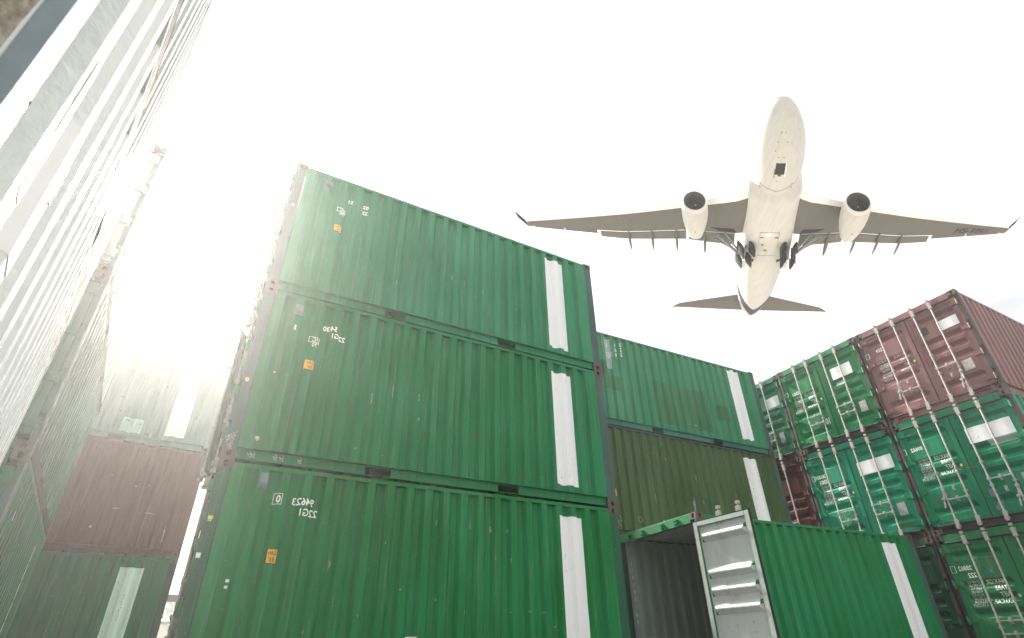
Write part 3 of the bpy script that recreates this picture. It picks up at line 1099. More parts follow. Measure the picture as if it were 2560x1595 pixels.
scribble(b2, [(0.35 + .05 * math.sin(i * .9), 0.42 - .02 * i + .04 * math.cos(i * 1.3)) for i in range(9)], Y_OUT - .004, M['chalk'], .006)
scribble(b2, [(0.92 + .06 * math.cos(i * .7), 0.42 + .06 * math.sin(i * .7)) for i in range(10)], Y_OUT - .004, M['chalk'], .006)

# ------------------------------------------------------------------ container D: open doors
d1, dl, dr = container(dict(paint=P['d'], seed=41, at=(3.145, 9.53, 0.451, 0), open=True, inner=P['inner'], post=P['post'],
                            swing_left=84, swing_right=186, label='empty green container standing open, its grey-lined door swung wide',
                            door_label='door swung open showing its grey inner face'))
patch(d1, 'painted_patch', 4.955, 5.40, 0.30, 2.385, 41, WHITES[3], 0.003, 0.01)
# inner lining sheets: corrugated wall on the far side, and end
g = Geo()
g.grid([[(x, W - 0.112 - 0.050 * d, z) for x, d in RIBS] for z in (0.18, H - 0.08)])
g.obj('inner_wall', P['innerg'], d1)
g = Geo()
g.box(0.012, 0.10, 0.074, W - 0.074, 0.166, 0.178)
g.obj('door_threshold', M['galv'], d1)
# keeper cams on the header
for yy in (0.52, 0.92, 1.52, 1.95):
    g = Geo()
    g.box(-0.035, 0.003, yy - 0.05, yy + 0.05, 2.47, 2.485)
    g.box(-0.035, 0.003, yy - 0.05, yy + 0.05, 2.525, 2.54)
    g.box(-0.030, 0.003, yy - 0.02, yy + 0.02, 2.486, 2.524)
    o = g.obj('rod_keeper', P['d'], d1)
# bolts on the inner face of the open leaf
dd = dr[0]
for yy, zz in ((0.48, 2.37), (0.56, 2.37), (0.48, 2.30), (0.56, 2.30), (1.0, 2.37), (1.0, 2.30), (0.55, 1.20), (0.62, 1.20), (1.0, 1.20), (0.30, 0.80), (0.48, 0.80),
               (0.78, 0.83), (0.78, 0.70), (0.90, 0.60), (0.28, 0.62), (0.46, 0.62), (0.30, 0.40), (0.6, 0.42), (0.9, 0.4)):
    g = Geo()
    g.cyl((door_x(zz) + 0.002, yy, zz), (door_x(zz) + 0.016, yy, zz), 0.013, 0.010, n=8)
    g.obj('bolt', M['galv'], dd)
for i, ch in enumerate('1U0185IA9'):
    bm = text_bm(ch, 0.115, True, 1, 0.9)
    for v in bm.verts:
        v.co = (0.285 + v.co.x, W - 0.1165, 2.02 - i * 0.135 + v.co.y)
    me_ = bpy.data.meshes.new('chalk_lettering')
    bm.to_mesh(me_)
    bm.free()
    me_.materials.append(M['letter'])
    link(bpy.data.objects.new('chalk_lettering', me_), d1)

# ------------------------------------------------------------------ stack C: door ends on the right
CX, CY, CYAW = 10.398, 10.252, 0.4998
cdir = Vector((-math.sin(CYAW), math.cos(CYAW)))


def cspec(col, row, pn, seed, label, **kw):
    o = Vector((CX, CY)) + cdir * (col * (W + 0.03))
    jx = {(0, 2): 0.0, (0, 1): 0.0}.get((col, row), random.uniform(-.02, .03))
    ax = Vector((math.cos(CYAW), math.sin(CYAW)))
    o = o + ax * jx
    s = dict(paint=P[pn], seed=seed, at=(o.x, o.y, CYAW, row * H), label=label, frame=kw.pop('frame', P[pn]), post=kw.pop('post', M['darkrust']),
             sill=kw.pop('sill', M['darkrust']), rows=6 if col else 14)
    s.update(kw)
    return container(s)


c13 = cspec(0, 2, 'c13', 51, 'maroon container with its door end to us, on the top right corner', handles='hang', sill=P['c13'])
c12 = cspec(0, 1, 'c12', 52, 'emerald container stencilled 89662, under the maroon one', handles='hang')
c11 = cspec(0, 0, 'c11', 53, 'grass-green container stencilled 28862, low in the right corner')
c23 = cspec(1, 2, 'c23', 54, 'bright green container to the left of the maroon one, top row')
c22 = cspec(1, 1, 'c22', 55, 'teal-green container stencilled 281558, below the bright green one')
c21 = cspec(1, 0, 'c21', 56, 'deep green container half hidden behind the open one, bottom right')
c33 = cspec(2, 2, 'c33', 57, 'mid-green container mostly hidden, end of the top row of door ends')
c32 = cspec(2, 1, 'c32', 58, 'oxblood red container seen as a sliver beside the teal-green one')


def std_patch(c, y0, y1, z0, z1, wi=0):
    door_patch(c[2][0], c[2][1], y0, y1, z0, z1, WHITES[wi])


std_patch(c13, 0.20, 0.62, 1.75, 2.0, 0)
door_patch(c13[2][0], c13[2][1], 0.31, 0.515, 0.645, 0.90, M['oldsticker'], 'paper_sticker')
door_patch(c13[2][0], c13[2][1], 0.84, 0.99, 1.80, 2.0, P['frame'], 'grime_stain', 0.003, jit=0.03)
for c, num, sub in ((c13, '259', None), (c12, '89662', None), (c11, '28862', '222'), (c22, '281558', '22G1'), (c23, None, '22G1')):
    d_, yh_ = c[1]
    if num:
        door_text(d_, yh_, num, {'259': 1.93, '89662': 1.95, '28862': 1.96, '281558': 1.93}[num], 1.985 if num == '259' else 1.945, 0.125, 0.82)
    if sub:
        door_text(d_, yh_, sub, 1.93, 1.80, 0.125, 0.82)
    door_text(d_, yh_, GROSS if c is not c13 else 'AK GROSS\nTARE\nNET\nCU-CAP', 1.50, 1.645, 0.115 if c is not c13 else 0.075, 0.78, 1.05 if c is not c13 else 1.8)
    door_text(d_, yh_, WEIGHTS if c is not c13 else '30-480 KGS\n67200 LBS\n2220 KGS\n4900 LBS\n28260 KGS\n62300 LBS\n33.2 CU.M\n1172 CU.FT', 1.94, 1.655, 0.068, 0.75, 0.92 if c is not c13 else 1.25)
for c, txt, y0 in ((c12, '1', 2.325), (c11, '0', 2.285), (c22, 'X', 2.27), (c23, '2', 2.29), (c13, '1', 2.29)):
    d_, yh_ = c[1]
    door_text(d_, yh_, txt, y0, 1.94 if c is not c23 else 1.86, 0.115, 0.8)
    g = Geo()
    za, zb = (1.84, 1.95) if c is not c23 else (1.76, 1.87)
    for a, b, zc, ze in ((y0 - .02, y0 + .07, zb + .004, zb + .010), (y0 - .02, y0 + .07, za - .016, za - .010), (y0 - .02, y0 - .014, za - .009, zb + .003), (y0 + .064, y0 + .07, za - .009, zb + .003)):
        g.box(-0.004, 0.011, a - yh_, b - yh_, zc, ze)
    g.obj('check_digit_box', M['letter'], d_)
std_patch(c12, 0.19, 1.03, 1.685, 2.03, 1)
door_patch(c12[2][0], c12[2][1], 0.19, 0.72, 1.56, 1.675, P['pale'], 'painted_patch', 0.0035)
door_patch(c12[2][0], c12[2][1], 0.95, 1.10, 0.30, 0.72, P['greyblue'], 'repainted_area', 0.003, jit=0.02)
door_patch(c12[2][0], c12[2][1], 0.19, 0.45, 0.62, 0.90, M['plate'], 'data_plate', 0.006, jit=0)
door_patch(c12[1][0], c12[1][1], 2.02, 2.20, 0.68, 0.80, P['repaint'], 'repainted_area', 0.003, jit=0.02)
std_patch(c11, 0.20, 0.95, 1.68, 2.0, 2)
door_patch(c11[1][0], c11[1][1], 1.62, 1.68, 1.76, 1.83, M['blue'], 'blue_sticker', 0.005, jit=0)
door_patch(c11[1][0], c11[1][1], 1.50, 1.80, 1.55, 2.12, P['repaint2'], 'repainted_area', 0.003, jit=0.05)
std_patch(c23, 2.79 - W - .03, 3.355 - W - .03, 1.675, 2.01, 3)
door_patch(c23[2][0], c23[2][1], 0.285, 0.465, 0.575, 0.86, M['oldsticker'], 'paper_sticker', 0.005, jit=0.012)
door_patch(c23[2][0], c23[2][1], 0.62, 0.86, 1.48, 1.60, P['pale'], 'repainted_area', 0.003, jit=0.03)
door_text(c23[1][0], c23[1][1], '10', 1.305, 0.76, 0.24, 0.62)
std_patch(c22, 0.20, 1.06, 1.65, 1.985, 0)
door_patch(c22[2][0], c22[2][1], 0.285, 0.475, 0.555, 0.84, M['plate'], 'data_plate', 0.006, jit=0)
door_patch(c22[2][0], c22[2][1], 0.26, 0.60, 0.27, 0.40, P['repaint2'], 'repainted_area', 0.003, jit=0.02)
std_patch(c33, 0.165, 0.585, 1.625, 1.98, 1)
door_patch(c33[2][0], c33[2][1], 0.30, 0.455, 0.53, 0.85, M['plate'], 'data_plate', 0.006, jit=0)
# yellow inspection tags on the leaf edges
for c in (c13, c12, c22, c23, c11):
    d_, yh_ = c[1]
    g = Geo()
    g.box(-0.004, -0.0005, 1.32 - yh_, 1.40 - yh_, 1.27, 1.36)
    g.obj('inspection_tag', M['teal'] if 'teal' in M else P['teal'], d_)
    g = Geo()
    g.box(-0.006, -0.0045, 1.335 - yh_, 1.375 - yh_, 1.29, 1.34)
    g.obj('inspection_tag', M['lime'], d_)
blotch(c13[0], 'rust_scuff', 0.55, 2.2, .015, .05, 51, M['scuff'], 12)
for (x, z) in ((1.2, 1.5), (.9, 1.1), (.55, .35), (1.6, 1.9)):
    blotch(c13[0], 'pale_scuff', x, z, .02, .06, 51, M['palescuff'], 12)
side_text(c12[0], 'U', 0.86, 2.28, 0.34, 52, width=0.8)

# security ties between lock rods
for c in (c13, c12):
    g = Geo()
    a, b = Vector((-0.06, 1.46, 1.28)), Vector((-0.06, 1.05, 1.20))
    for i in range(8):
        p0 = a.lerp(b, i / 8) + Vector((0, 0, -0.02 * math.sin(math.pi * i / 8)))
        p1 = a.lerp(b, (i + 1) / 8) + Vector((0, 0, -0.02 * math.sin(math.pi * (i + 1) / 8)))
        g.cyl(p0, p1, 0.004, n=5, caps=False)
    g.obj('red_tie_cord', M['red'], c[0])

# ------------------------------------------------------------------ stack E1: right beside the camera on the left
E1 = (0.293, -0.553, 2.323)
e11, _, _ = container(dict(paint=P['e'], seed=61, at=(*E1, 0), label='flare-washed container with a white block and bar mark, right beside the lens', post=P['post']))
e12, _, _ = container(dict(paint=P['ew'], seed=62, at=(E1[0], E1[1], E1[2], H), label='flare-washed container on top of the nearest left stack, edging the sky', post=P['post'], rail=M['shaderail'], web=0.0025))
# old white block with a bar mark, and the scraped band near the lens
patch(e11, 'painted_patch', 1.62, 2.02, 1.13, 1.50, 61, WHITES[0], 0.0015, 0.008)
for i in range(4):
    patch(e11, 'bar_mark', 1.86, 1.985, 1.335 + i * 0.030, 1.345 + i * 0.030, 61, P['greyblue'], 0.0045, 0)
patch(e11, 'scraped_band', 1.256, 1.2795, 0.55, 2.2, 61, M['rustspeckle'], 0.0015, 0.05)
patch(e11, 'repainted_area', 1.280, 1.303, 0.55, 2.2, 61, M['wornblue'], 0.0015, 0.01)
for (x, z) in ((1.50, 1.41), (1.52, 1.38), (1.52, 1.30), (1.40, 1.12), (1.37, 1.07), (1.44, 1.25), (1.41, 1.0)):
    blotch(e11, 'rust_spot', x, z, .010, .018, 61, M['rust'], 10)


def tape(t, x0, x1, z0, z1, seed):
    n = 6
    for i in range(n):
        za = z0 + (z1 - z0) * i / n
        zb = z0 + (z1 - z0) * (i + 1) / n
        patch(t, 'reflective_tape', x0, x1, za, za + (zb - za) * 0.84, seed, M['letter'], 0.004, 0)
        patch(t, 'reflective_tape', x0, x1, za + (zb - za) * 0.845, zb, seed, M['red'], 0.004, 0)


tape(e11, 5.14, 5.19, 0.30, 2.27, 61)
tape(e12, 5.14, 5.19, 0.30, 2.27, 62)

# ------------------------------------------------------------------ stack E2: next stack along on the left
E2 = (-5.60, 5.90, 2.199)
e21, _, _ = container(dict(paint=P['f1'], seed=71, at=(E2[0], E2[1], E2[2], 0), label='dark green container at the foot of the second left stack', post=P['post']))
e22, _, _ = container(dict(paint=P['eb'], seed=72, at=(E2[0] - .01, E2[1] + .01, E2[2], H), label='faded grey-green container in the middle of the second left stack, taped down its side', post=P['post'], rail=M['shaderail'], web=0.0025))
e23, _, _ = container(dict(paint=P['ew'], seed=73, at=(E2[0] - .02, E2[1] + .01, E2[2] - .006, 2 * H), label='flare-washed container on top of the second left stack', post=P['post'], rail=M['shaderail'], web=0.0025))
tape(e22, 4.98, 5.03, 0.30, 2.27, 72)
tape(e21, 4.60, 4.66, 0.50, 2.27, 71)
tape(e23, 4.98, 5.03, 0.30, 2.27, 73)
side_text(e21, '2\n2\nW\nV', 0.95, 2.30, 0.15, 71, width=0.9, line=0.75)
scribble(e21, [(0.72, 2.2), (0.78, 2.19)], Y_OUT - .005, M['chalk'], .012)

# ------------------------------------------------------------------ stack F: between the left row and the middle stack
FX, FY, FYAW = -13.06, 10.06, 0.592
f1, _, _ = container(dict(paint=P['f1'], seed=81, at=(FX, FY, FYAW, 0), label='dark green container with a white block, under the brown one', frame=P['f1'], post=P['frame']))
f2, _, _ = container(dict(paint=P['f2'], seed=82, at=(FX, FY, FYAW, H), label='brown ribbed container, middle of the rear left stack', rail=P['f2'], post=P['f2']))
f3, _, _ = container(dict(paint=P['f3'], seed=83, at=(FX, FY, FYAW, 2 * H), label='pale grey container with a white block, atop the brown one'))
patch(f3, 'painted_patch', 4.965, 5.405, 0.29, 2.38, 83, WHITES[1], 0.003, 0.008)
patch(f1, 'painted_patch', 4.965, 5.425, 0.30, 2.33, 81, WHITES[2], 0.003, 0.01)
patch(f3, 'repainted_area', 4.01, 4.45, 0.23, 0.595, 83, P['pale'], 0.003, 0.03)
blotch(f3, 'rust_scuff', 4.12, 0.52, .09, .02, 83, M['scuff'], 16, .0045)
blotch(f3, 'rust_scuff', 4.40, 0.47, .04, .015, 83, M['scuff'], 16, .0045)
for (x, z, rx, rz) in ((3.85, 1.1, .06, .02), (4.55, 1.35, .012, .16), (3.9, .75, .05, .02), (4.7, 1.6, .02, .08), (5.55, .9, .015, .12), (4.6, .24, .07, .03)):
    blotch(f3, 'rust_scuff', x, z, rx, rz, 83, M['scuff'], 14)
for (x, z, rx, rz) in ((4.2, 1.75, .03, .015), (4.75, 1.55, .05, .015), (4.5, 1.0, .12, .012), (5.2, .95, .2, .012), (4.15, .55, .04, .06), (5.6, .5, .015, .3), (5.0, 1.6, .03, .015)):
    blotch(f2, 'rust_scuff', x, z, rx, rz, 82, M['palescuff'], 14)
for i in range(9):
    blotch(f1, 'flaked_spot', 5.20 + 0.012 * math.sin(i * 2.1), 1.75 - i * 0.06, .014, .016, 81, M['black'], 8, .006)

# ------------------------------------------------------------------ bevel the prominent bars
for o in bevel_later:
    bevel(o, 0.005)

# ------------------------------------------------------------------ far background in the gap
t = empty('open_canopy', (-13.2, 22.0, 0), R(30))
tag(t, 'dark steel canopy edge glimpsed in the slit beside the middle stack', 'canopy')
g = Geo()
g.box(-4, 4, -0.15, 0.15, 2.42, 2.62)
g.box(-4, 4, -0.10, 2.6, 2.63, 2.66)
g.obj('fascia_beam', M['darkrust'], t)
for xx in (-3.8, 3.8):
    Geo().box(xx - .06, xx + .06, -0.06, 0.06, 0, 2.415).obj('post', M['darkrust'], t)

t = empty('shed', (-22.5, 36.0, 0), R(30))
tag(t, 'low white shed with a green gutter, far off in the slit', 'shed')
shedw = metal('white_shed_wall', (0.62, 0.62, 0.60), (0.72, 0.72, 0.70), scale=3)
shedr = metal('rusty_roof_sheet', (0.36, 0.34, 0.32), (0.30, 0.20, 0.15), scale=5)
Geo().box(-5, 5, 0, 6, 0, 2.45).obj('wall', shedw, t)
Geo().box(-5.3, 5.3, -0.35, -0.2, 2.46, 2.62).obj('gutter', P['f1'], t)
g = Geo()
g.grid([[(-5.3, -0.3, 2.64), (5.3, -0.3, 2.64)], [(-5.3, 6.3, 3.1), (5.3, 6.3, 3.1)]])
g.obj('roof', shedr, t)
g = Geo()
for i in range(20):
    g.box(-4.95 + i * .5, -4.95 + i * .5 + .46, -0.03, -0.005, 0.1, 1.35)
g.obj('sheet_skirting', shedr, t)

leaf = metal('leaf_green', (0.035, 0.075, 0.02), (0.09, 0.14, 0.05), scale=3)
bark = metal('bark', (0.07, 0.05, 0.035), (0.12, 0.09, 0.065), scale=8)
t = empty('tree', (-25.5, 46.0, 0))
tag(t, 'leafy tree behind the far white shed', 'tree')
g = Geo()
g.cyl((0, 0, 0), (0.1, 0, 2.2), 0.20, 0.13, n=8)
for k in range(5):
    aa = k * 1.26
    g.cyl((0.1, 0, 2.0), (1.3 * math.cos(aa), 1.3 * math.sin(aa), 3.5), 0.09, 0.03, n=6)
g.obj('trunk', bark, t)
g = Geo()
rr = random.Random(5)
for i in range(2600):
    u_ = Vector((rr.gauss(0, 1), rr.gauss(0, 1), rr.gauss(0, 0.75)))
    u_ = u_.normalized() * (rr.random() ** 0.4) * 2.2
    c = Vector((0, 0, 4.0)) + Vector((u_.x * 1.2, u_.y * 1.2, u_.z * .75))
    if noise.noise(c * 0.9) < -0.18:
        continue
    a_ = Vector((rr.uniform(-1, 1), rr.uniform(-1, 1), rr.uniform(-1, 1))).normalized() * 0.13
    b_ = a_.orthogonal().normalized() * 0.06
    k = len(g.v)
    g.v += [tuple(c - a_), tuple(c + b_), tuple(c + a_), tuple(c - b_)]
    g.f.append((k, k + 1, k + 2, k + 3))
    g.m.append(0)
g.obj('crown', leaf, t)

# ------------------------------------------------------------------ airliner
PC = Vector((26.43, 39.45, 40.44))
PM = Matrix(((-0.9896, -0.0950, 0.1084), (0.0812, -0.9888, -0.1250), (0.1190, -0.1149, 0.9862)))
SK = 0.22
plane = bpy.data.objects.new('airliner', None)
COL.objects.link(plane)
plane.empty_display_size = 2
plane.rotation_mode = 'QUATERNION'
plane.location = PC
plane.rotation_quaternion = PM.to_quaternion()
tag(plane, 'white twin-engine airliner flying in overhead with its wheels folding', 'airliner')


def pobj(g, name, mats, parent=plane, smooth=True):
    g.v = [(x + SK * y, y, z) for x, y, z in g.v]
    o = g.obj(name, mats, parent, smooth)
    return o


def aero(name, rgb, rough=0.38, streak=0.35):
    m, nt, bs = new_mat(name)
    tc = nt.nodes.new('ShaderNodeTexCoord')
    v = tc.outputs['Object']
    s = tex(nt, v, 1.8, 2.0, 0.12, 2.0, 5, 0.6)
    col = mixc(nt, ramp(nt, s, 0.42, 0.75, 0, streak), rgb, tuple(c * 0.6 for c in rgb))
    s2 = tex(nt, v, 0.7, 1, 1, 1, 4)
    col = mixc(nt, ramp(nt, s2, 0.5, 0.8, 0, 0.35), col, tuple(c * q for c, q in zip(rgb, (0.82, 0.80, 0.74))))
    nt.links.new(col, bs.inputs['Base Color'])
    bs.inputs['Roughness'].default_value = rough
    bs.inputs['Specular IOR Level'].default_value = 0.25
    return m


M['pw'] = aero('white_aircraft_paint', (0.56, 0.555, 0.53))
M['pg'] = aero('grey_wing_paint', (0.112, 0.105, 0.090), 0.55)
M['pgd'] = aero('grey_flap_paint', (0.135, 0.125, 0.108), 0.55)
M['slat'] = aero('pale_leading_edge', (0.84, 0.83, 0.81), 0.35)
M['navy'] = flat('navy_tail_paint', (0.012, 0.008, 0.026), 0.5)
M['navy'].node_tree.nodes['Principled BSDF'].inputs['Specular IOR Level'].default_value = 0.0
M['purple'] = flat('purple_tail_band', (0.030, 0.014, 0.042), 0.5)
M['lip'] = flat('bright_intake_lip', (0.66, 0.64, 0.62), 0.32)
M['duct'] = flat('intake_duct', (0.09, 0.085, 0.09), 0.5)
M['fan'] = flat('dark_fan_blade', (0.022, 0.024, 0.026), 0.5)
M['tyre'] = flat('tyre_rubber', (0.012, 0.012, 0.012), 0.8)
M['strut'] = metal('landing_gear_strut', (0.16, 0.17, 0.19), (0.26, 0.27, 0.29), scale=5, rough=0.4)
M['bay'] = flat('bay_opening_shade', (0.015, 0.015, 0.015), 0.9)
M['glass'] = flat('cockpit_glass', (0.16, 0.15, 0.13), 0.1)
M['lamp'] = flat('lit_landing_light', (1, 1, 1), 0.3, (1.0, 0.80, 0.55), 6.0)
M['beacon'] = flat('lit_red_beacon', (1, .3, .1), 0.3, (1.0, 0.30, 0.10), 8.0)
M['seam'] = flat('panel_seam', (0.22, 0.20, 0.17), 0.7)

YN, YT = 12.15, -29.7


FT = [(-29.7, .10), (-28.9, .42), (-27.5, .90), (-26, 1.28), (-23, 1.85), (-19, 2.38), (-15, 2.70), (-12, 2.80), (-6, 2.72), (2.6, 2.55), (6, 2.58),
      (8.8, 2.28), (10.2, 1.80), (11.25, 1.15), (11.8, .72), (12.05, .36), (12.15, .02)]


def fus(y):
    """radius and centre height of the fuselage at y (smooth through the table)"""
    y = min(max(y, FT[0][0]), FT[-1][0])
    i = max(0, min(len(FT) - 2, bisect.bisect_right([a for a, _ in FT], y) - 1))

    def sl(k):
        if k <= 0 or k >= len(FT) - 1:
            k0, k1 = (0, 1) if k <= 0 else (len(FT) - 2, len(FT) - 1)
            return (FT[k1][1] - FT[k0][1]) / (FT[k1][0] - FT[k0][0])
        return (FT[k + 1][1] - FT[k - 1][1]) / (FT[k + 1][0] - FT[k - 1][0])
    (xa, ra), (xb, rb) = FT[i], FT[i + 1]
    h = xb - xa
    t = (y - xa) / h
    r = (2 * t ** 3 - 3 * t ** 2 + 1) * ra + (t ** 3 - 2 * t ** 2 + t) * h * sl(i) + (-2 * t ** 3 + 3 * t ** 2) * rb + (t ** 3 - t ** 2) * h * sl(i + 1)
    zc = 0.0
    if y < -12:
        zc = 1.55 * ((-12 - y) / (-12 - YT)) ** 1.6
    elif y > 7:
        zc = 0.2 * ((y - 7) / 5.15) ** 2
    r *= 0.93
    if y > 6.0:
        t = (y - 6.0) / (YN - 6.0)
        r = 2.40 * max(0.0, 1 - t ** 1.9) ** 0.62
    return max(.01, r), zc


def fpt(y, th, off=0.0):
    """point on the skin; th = 0 at the keel, positive towards +x"""
    r, zc = fus(y)
    r += off
    return (r * math.sin(th), y, zc - r * math.cos(th))


NR = 72
ysec = [YN - 7.15 * (1 - math.cos(math.pi / 2 * i / 44)) for i in range(45)]
y = 5.0 - 0.45
while y > -14:
    ysec.append(y)
    y -= 0.45
while y > YT:
    ysec.append(y)
    y -= 0.14
ysec.append(YT)
g = Geo()
rows = [[fpt(yy, 2 * math.pi * i / NR) for i in range(NR + 1)] for yy in ysec]
g.grid(rows)
for fi in range(len(g.f)):
    i, j = divmod(fi, NR)
    yy = (ysec[i] + ysec[i + 1]) / 2
    th = 2 * math.pi * (j + .5) / NR
    side = abs(math.sin(th / 2))            # 0 at keel, 1 at crown
    edge = -22.4 + 13.0 * side ** 1.4
    if yy < -28.9:
        g.m[fi] = 2
    elif yy < edge - 3.6:
        g.m[fi] = 0
    elif yy < edge:
        g.m[fi] = 1
pobj(g, 'fuselage', [M['pw'], M['purple'], M['navy']])

# belly fairing
g = Geo()
rows = []
nb = 28
for i in range(41):
    yy = 3.6 - 13.4 * i / 40
    tt = i / 40
    sw = math.sin(math.pi * min(1, max(0, tt * 1.25 + .02)) ** 0.75) if tt < 0.8 else math.sin(math.pi * min(1, tt) ** 0.9)
    bulge = max(0.0, min(1.0, tt / 0.10, (1 - tt) / 0.25))
    bulge = bulge * bulge * (3 - 2 * bulge)
    r, zc = fus(yy)
    row = []
    for j in range(nb + 1):
        th = -1.75 + 3.5 * j / nb
        c, s = math.cos(th), math.sin(th)
        # squarer, wider section than the tube
        e = (abs(c) ** 3.2 + abs(s) ** 3.2) ** (-1 / 3.2)
        rr_ = r - 0.12 + bulge * (0.12 + (r + 0.30) * e - r)
        row.append((rr_ * s, yy + 0.9 * (abs(th) / 1.75) * (1 - tt), zc - rr_ * c - 0.05 * bulge))
    rows.append(row)
g.grid(rows)
pobj(g, 'belly_fairing', M['pw'])


def belly_patch(name, y0, y1, t0, t1, mat, off=0.05, base=None, n=5, parent=plane):
    g = Geo()
    rows = [[fpt(y0 + (y1 - y0) * i / n, t0 + (t1 - t0) * j / n, off) for j in range(n + 1)] for i in range(n + 1)]
    g.grid(rows)
    return pobj(g, name, mat, parent)


# wing geometry -----------------------------------------------------------
def wing_sec(s):
    """s from 0 at the root to 1 at the tip -> (x, yLE, yTE, z, thickness)"""
    x = 1.2 + (29.41 - 1.2) * s
    q = (x - 2.9) / (29.41 - 2.9)
    yl = 2.58 + (-13.17 - 2.58) * q
    if q < 0:
        yl += -q * 6.0
    q2 = (x - 3.6) / (29.41 - 3.6)
    yt = -5.84 + (-14.34 + 5.84) * q2
    kink = max(0.0, 1 - abs(x - 8.6) / 7.0)
    yt += 0.95 * kink
    z = -1.65 + 8.0 * max(0, q) ** 1.12
    return x, yl, yt, z, 0.13 - 0.035 * s


def wing_pt(s, c, side, lower=True, off=0.0):
    x, yl, yt, z, th = wing_sec(s)
    ch = yl - yt
    yt_ = 5 * th * ch * (0.2969 * math.sqrt(max(c, 0)) - 0.126 * c - 0.3516 * c * c + 0.2843 * c ** 3 - 0.1036 * c ** 4)
    return Vector((x * side, yl - ch * c, z + (-(yt_ * 0.62) - off if lower else yt_ * 0.55 + off)))


CS = [0, .004, .012, .03, .06, .10, .13, .2, .3, .42, .55, .66, .74, .8]
CSF = [.815, .87, .93, 1.0]
for side in (1, -1):
    g = Geo()
    S = [i / 40 for i in range(41)]
    lo = [[wing_pt(s, c, side) for c in CS] for s in S]
    hi = [[wing_pt(s, c, side, False) for c in CS] for s in S]
    n0 = len(g.f)
    g.grid(lo, flip=(side < 0))
    g.grid(hi, flip=(side > 0))
    ncell = len(CS) - 1
    for fi in range(len(g.f)):
        c = CS[fi % ncell]
        g.m[fi] = 1 if c < 0.099 else 0
    # close the rear spar
    g.grid([[wing_pt(s, .8, side) for s in S], [wing_pt(s, .8, side, False) for s in S]], flip=(side > 0))
    wing = pobj(g, 'wing', [M['pg'], M['slat']])
    # aileron region (fixed trailing edge) and flaps hung slightly lower
    for nm, s0, s1, drop, ext in (('flap', 0.075, 0.245, 0.20, 0.35), ('flap', 0.255, 0.625, 0.20, 0.35), ('aileron', 0.64, 0.80, 0.02, 0.0), ('aileron', 0.805, 0.965, 0.02, 0.0), ('wing_tip', 0.97, 1.0, 0.0, 0.0)):
        g = Geo()
        SS = [s0 + (s1 - s0) * i / 12 for i in range(13)]

        def fp(s, c, low):
            x, yl, yt, z, th = wing_sec(s)
            p = wing_pt(s, c, side, low)
            k = (c - .815) / .185
            p.y -= (0.10 if ext else 0.0) + ext * k * (0.35 + 0.65 * (1 - s))
            p.z -= drop * (0.25 + 0.75 * k) + (0.02 if ext else 0)
            return p
        g.grid([[fp(s, c, True) for c in CSF] for s in SS], flip=(side < 0))
        g.grid([[fp(s, c, False) for c in CSF] for s in SS], flip=(side > 0))
        g.grid([[fp(s, .815, True) for s in SS], [fp(s, .815, False) for s in SS]], flip=(side < 0))
        for ss in (s0, s1):
            g.grid([[fp(ss, c, True) for c in CSF], [fp(ss, c, False) for c in CSF]], flip=False)
        pobj(g, nm, M['pgd'] if nm == 'flap' else M['pg'], wing, smooth=False)
    # pale slot line in front of the flaps
    g = Geo()
    SS = [0.08 + (0.62 - 0.08) * i / 20 for i in range(21)]
    g.grid([[wing_pt(s, .792, side, True, .012) for s in SS], [wing_pt(s, .800, side, True, .012) for s in SS]], flip=side < 0)
    pobj(g, 'flap_slot_edge', M['slat'], wing)
    # flap track fairings
    for s in (0.185, 0.295, 0.395, 0.495):
        x, yl, yt, z, th = wing_sec(s)
        ln = 2.0 + 0.5 * (1 - s)
        rw = 0.20 - 0.06 * s
        g = Geo()
        rows = []
        for i in range(13):
            tt = i / 12
            yy = yt + ln * 0.62 - tt * ln * 1.55
            rr_ = rw * max(0.02, math.sin(math.pi * min(1, tt * 0.93 + 0.04)) ** 0.6)
            zz = z - 0.28 - 0.32 * tt + 0.1 * (1 - tt)
            rows.append([(x * side + rr_ * math.sin(a), yy, zz + 1.5 * rr_ * math.cos(a)) for a in [2 * math.pi * k / 12 for k in range(13)]])
        g.grid(rows, flip=True)
        pobj(g, 'flap_fairing', M['pg'], wing)
    # winglet
    x, yl, yt, z, th = wing_sec(1.0)
    g = Geo()
    a0, a1 = Vector((x * side, yl, z)), Vector((x * side, yt, z))
    # raked blade, dark all over
    b0, b1 = Vector(((x + 1.75) * side, yl - 0.3, z + 1.75)), Vector(((x + 1.75) * side, yl - 1.6, z + 1.75))
    for dz in (0.0, 0.12):
        o = Vector((0.03 * side, 0, dz))
        g.grid([[a0 + o, b0 + o], [a1 + o, b1 + o]])
    g.grid([[a0, b0], [a0 + Vector((0.03 * side, 0, .12)), b0 + Vector((0.03 * side, 0, .12))]])
    g.grid([[a1, b1], [a1 + Vector((0.03 * side, 0, .12)), b1 + Vector((0.03 * side, 0, .12))]])
    pobj(g, 'winglet', M['navy'], wing, smooth=False)
    # small dark access marks under the wing
    for s, c in ((0.12, .10), (0.17, .12), (0.47, .18), (0.52, .2), (.72, .79), (.74, .79), (.85, .79), (.86, .79)):
        p = wing_pt(s, c, side, True, .01)
        g = Geo()
        q = [wing_pt(s, c, side, True, .012), wing_pt(s + .007, c, side, True, .012), wing_pt(s + .007, c + .025, side, True, .012), wing_pt(s, c + .025, side, True, .012)]
        g.v = [tuple(v) for v in q]
        g.f = [(0, 1, 2, 3)]
        g.m = [0]
        pobj(g, 'access_mark', M['seam'], wing, smooth=False)
    # landing light at the wing root
    g = Geo()
    p = wing_pt(0.10, 0.03, side) + Vector((0, 0.02, -0.10))
    for i in range(7):
        pass
    rows = []
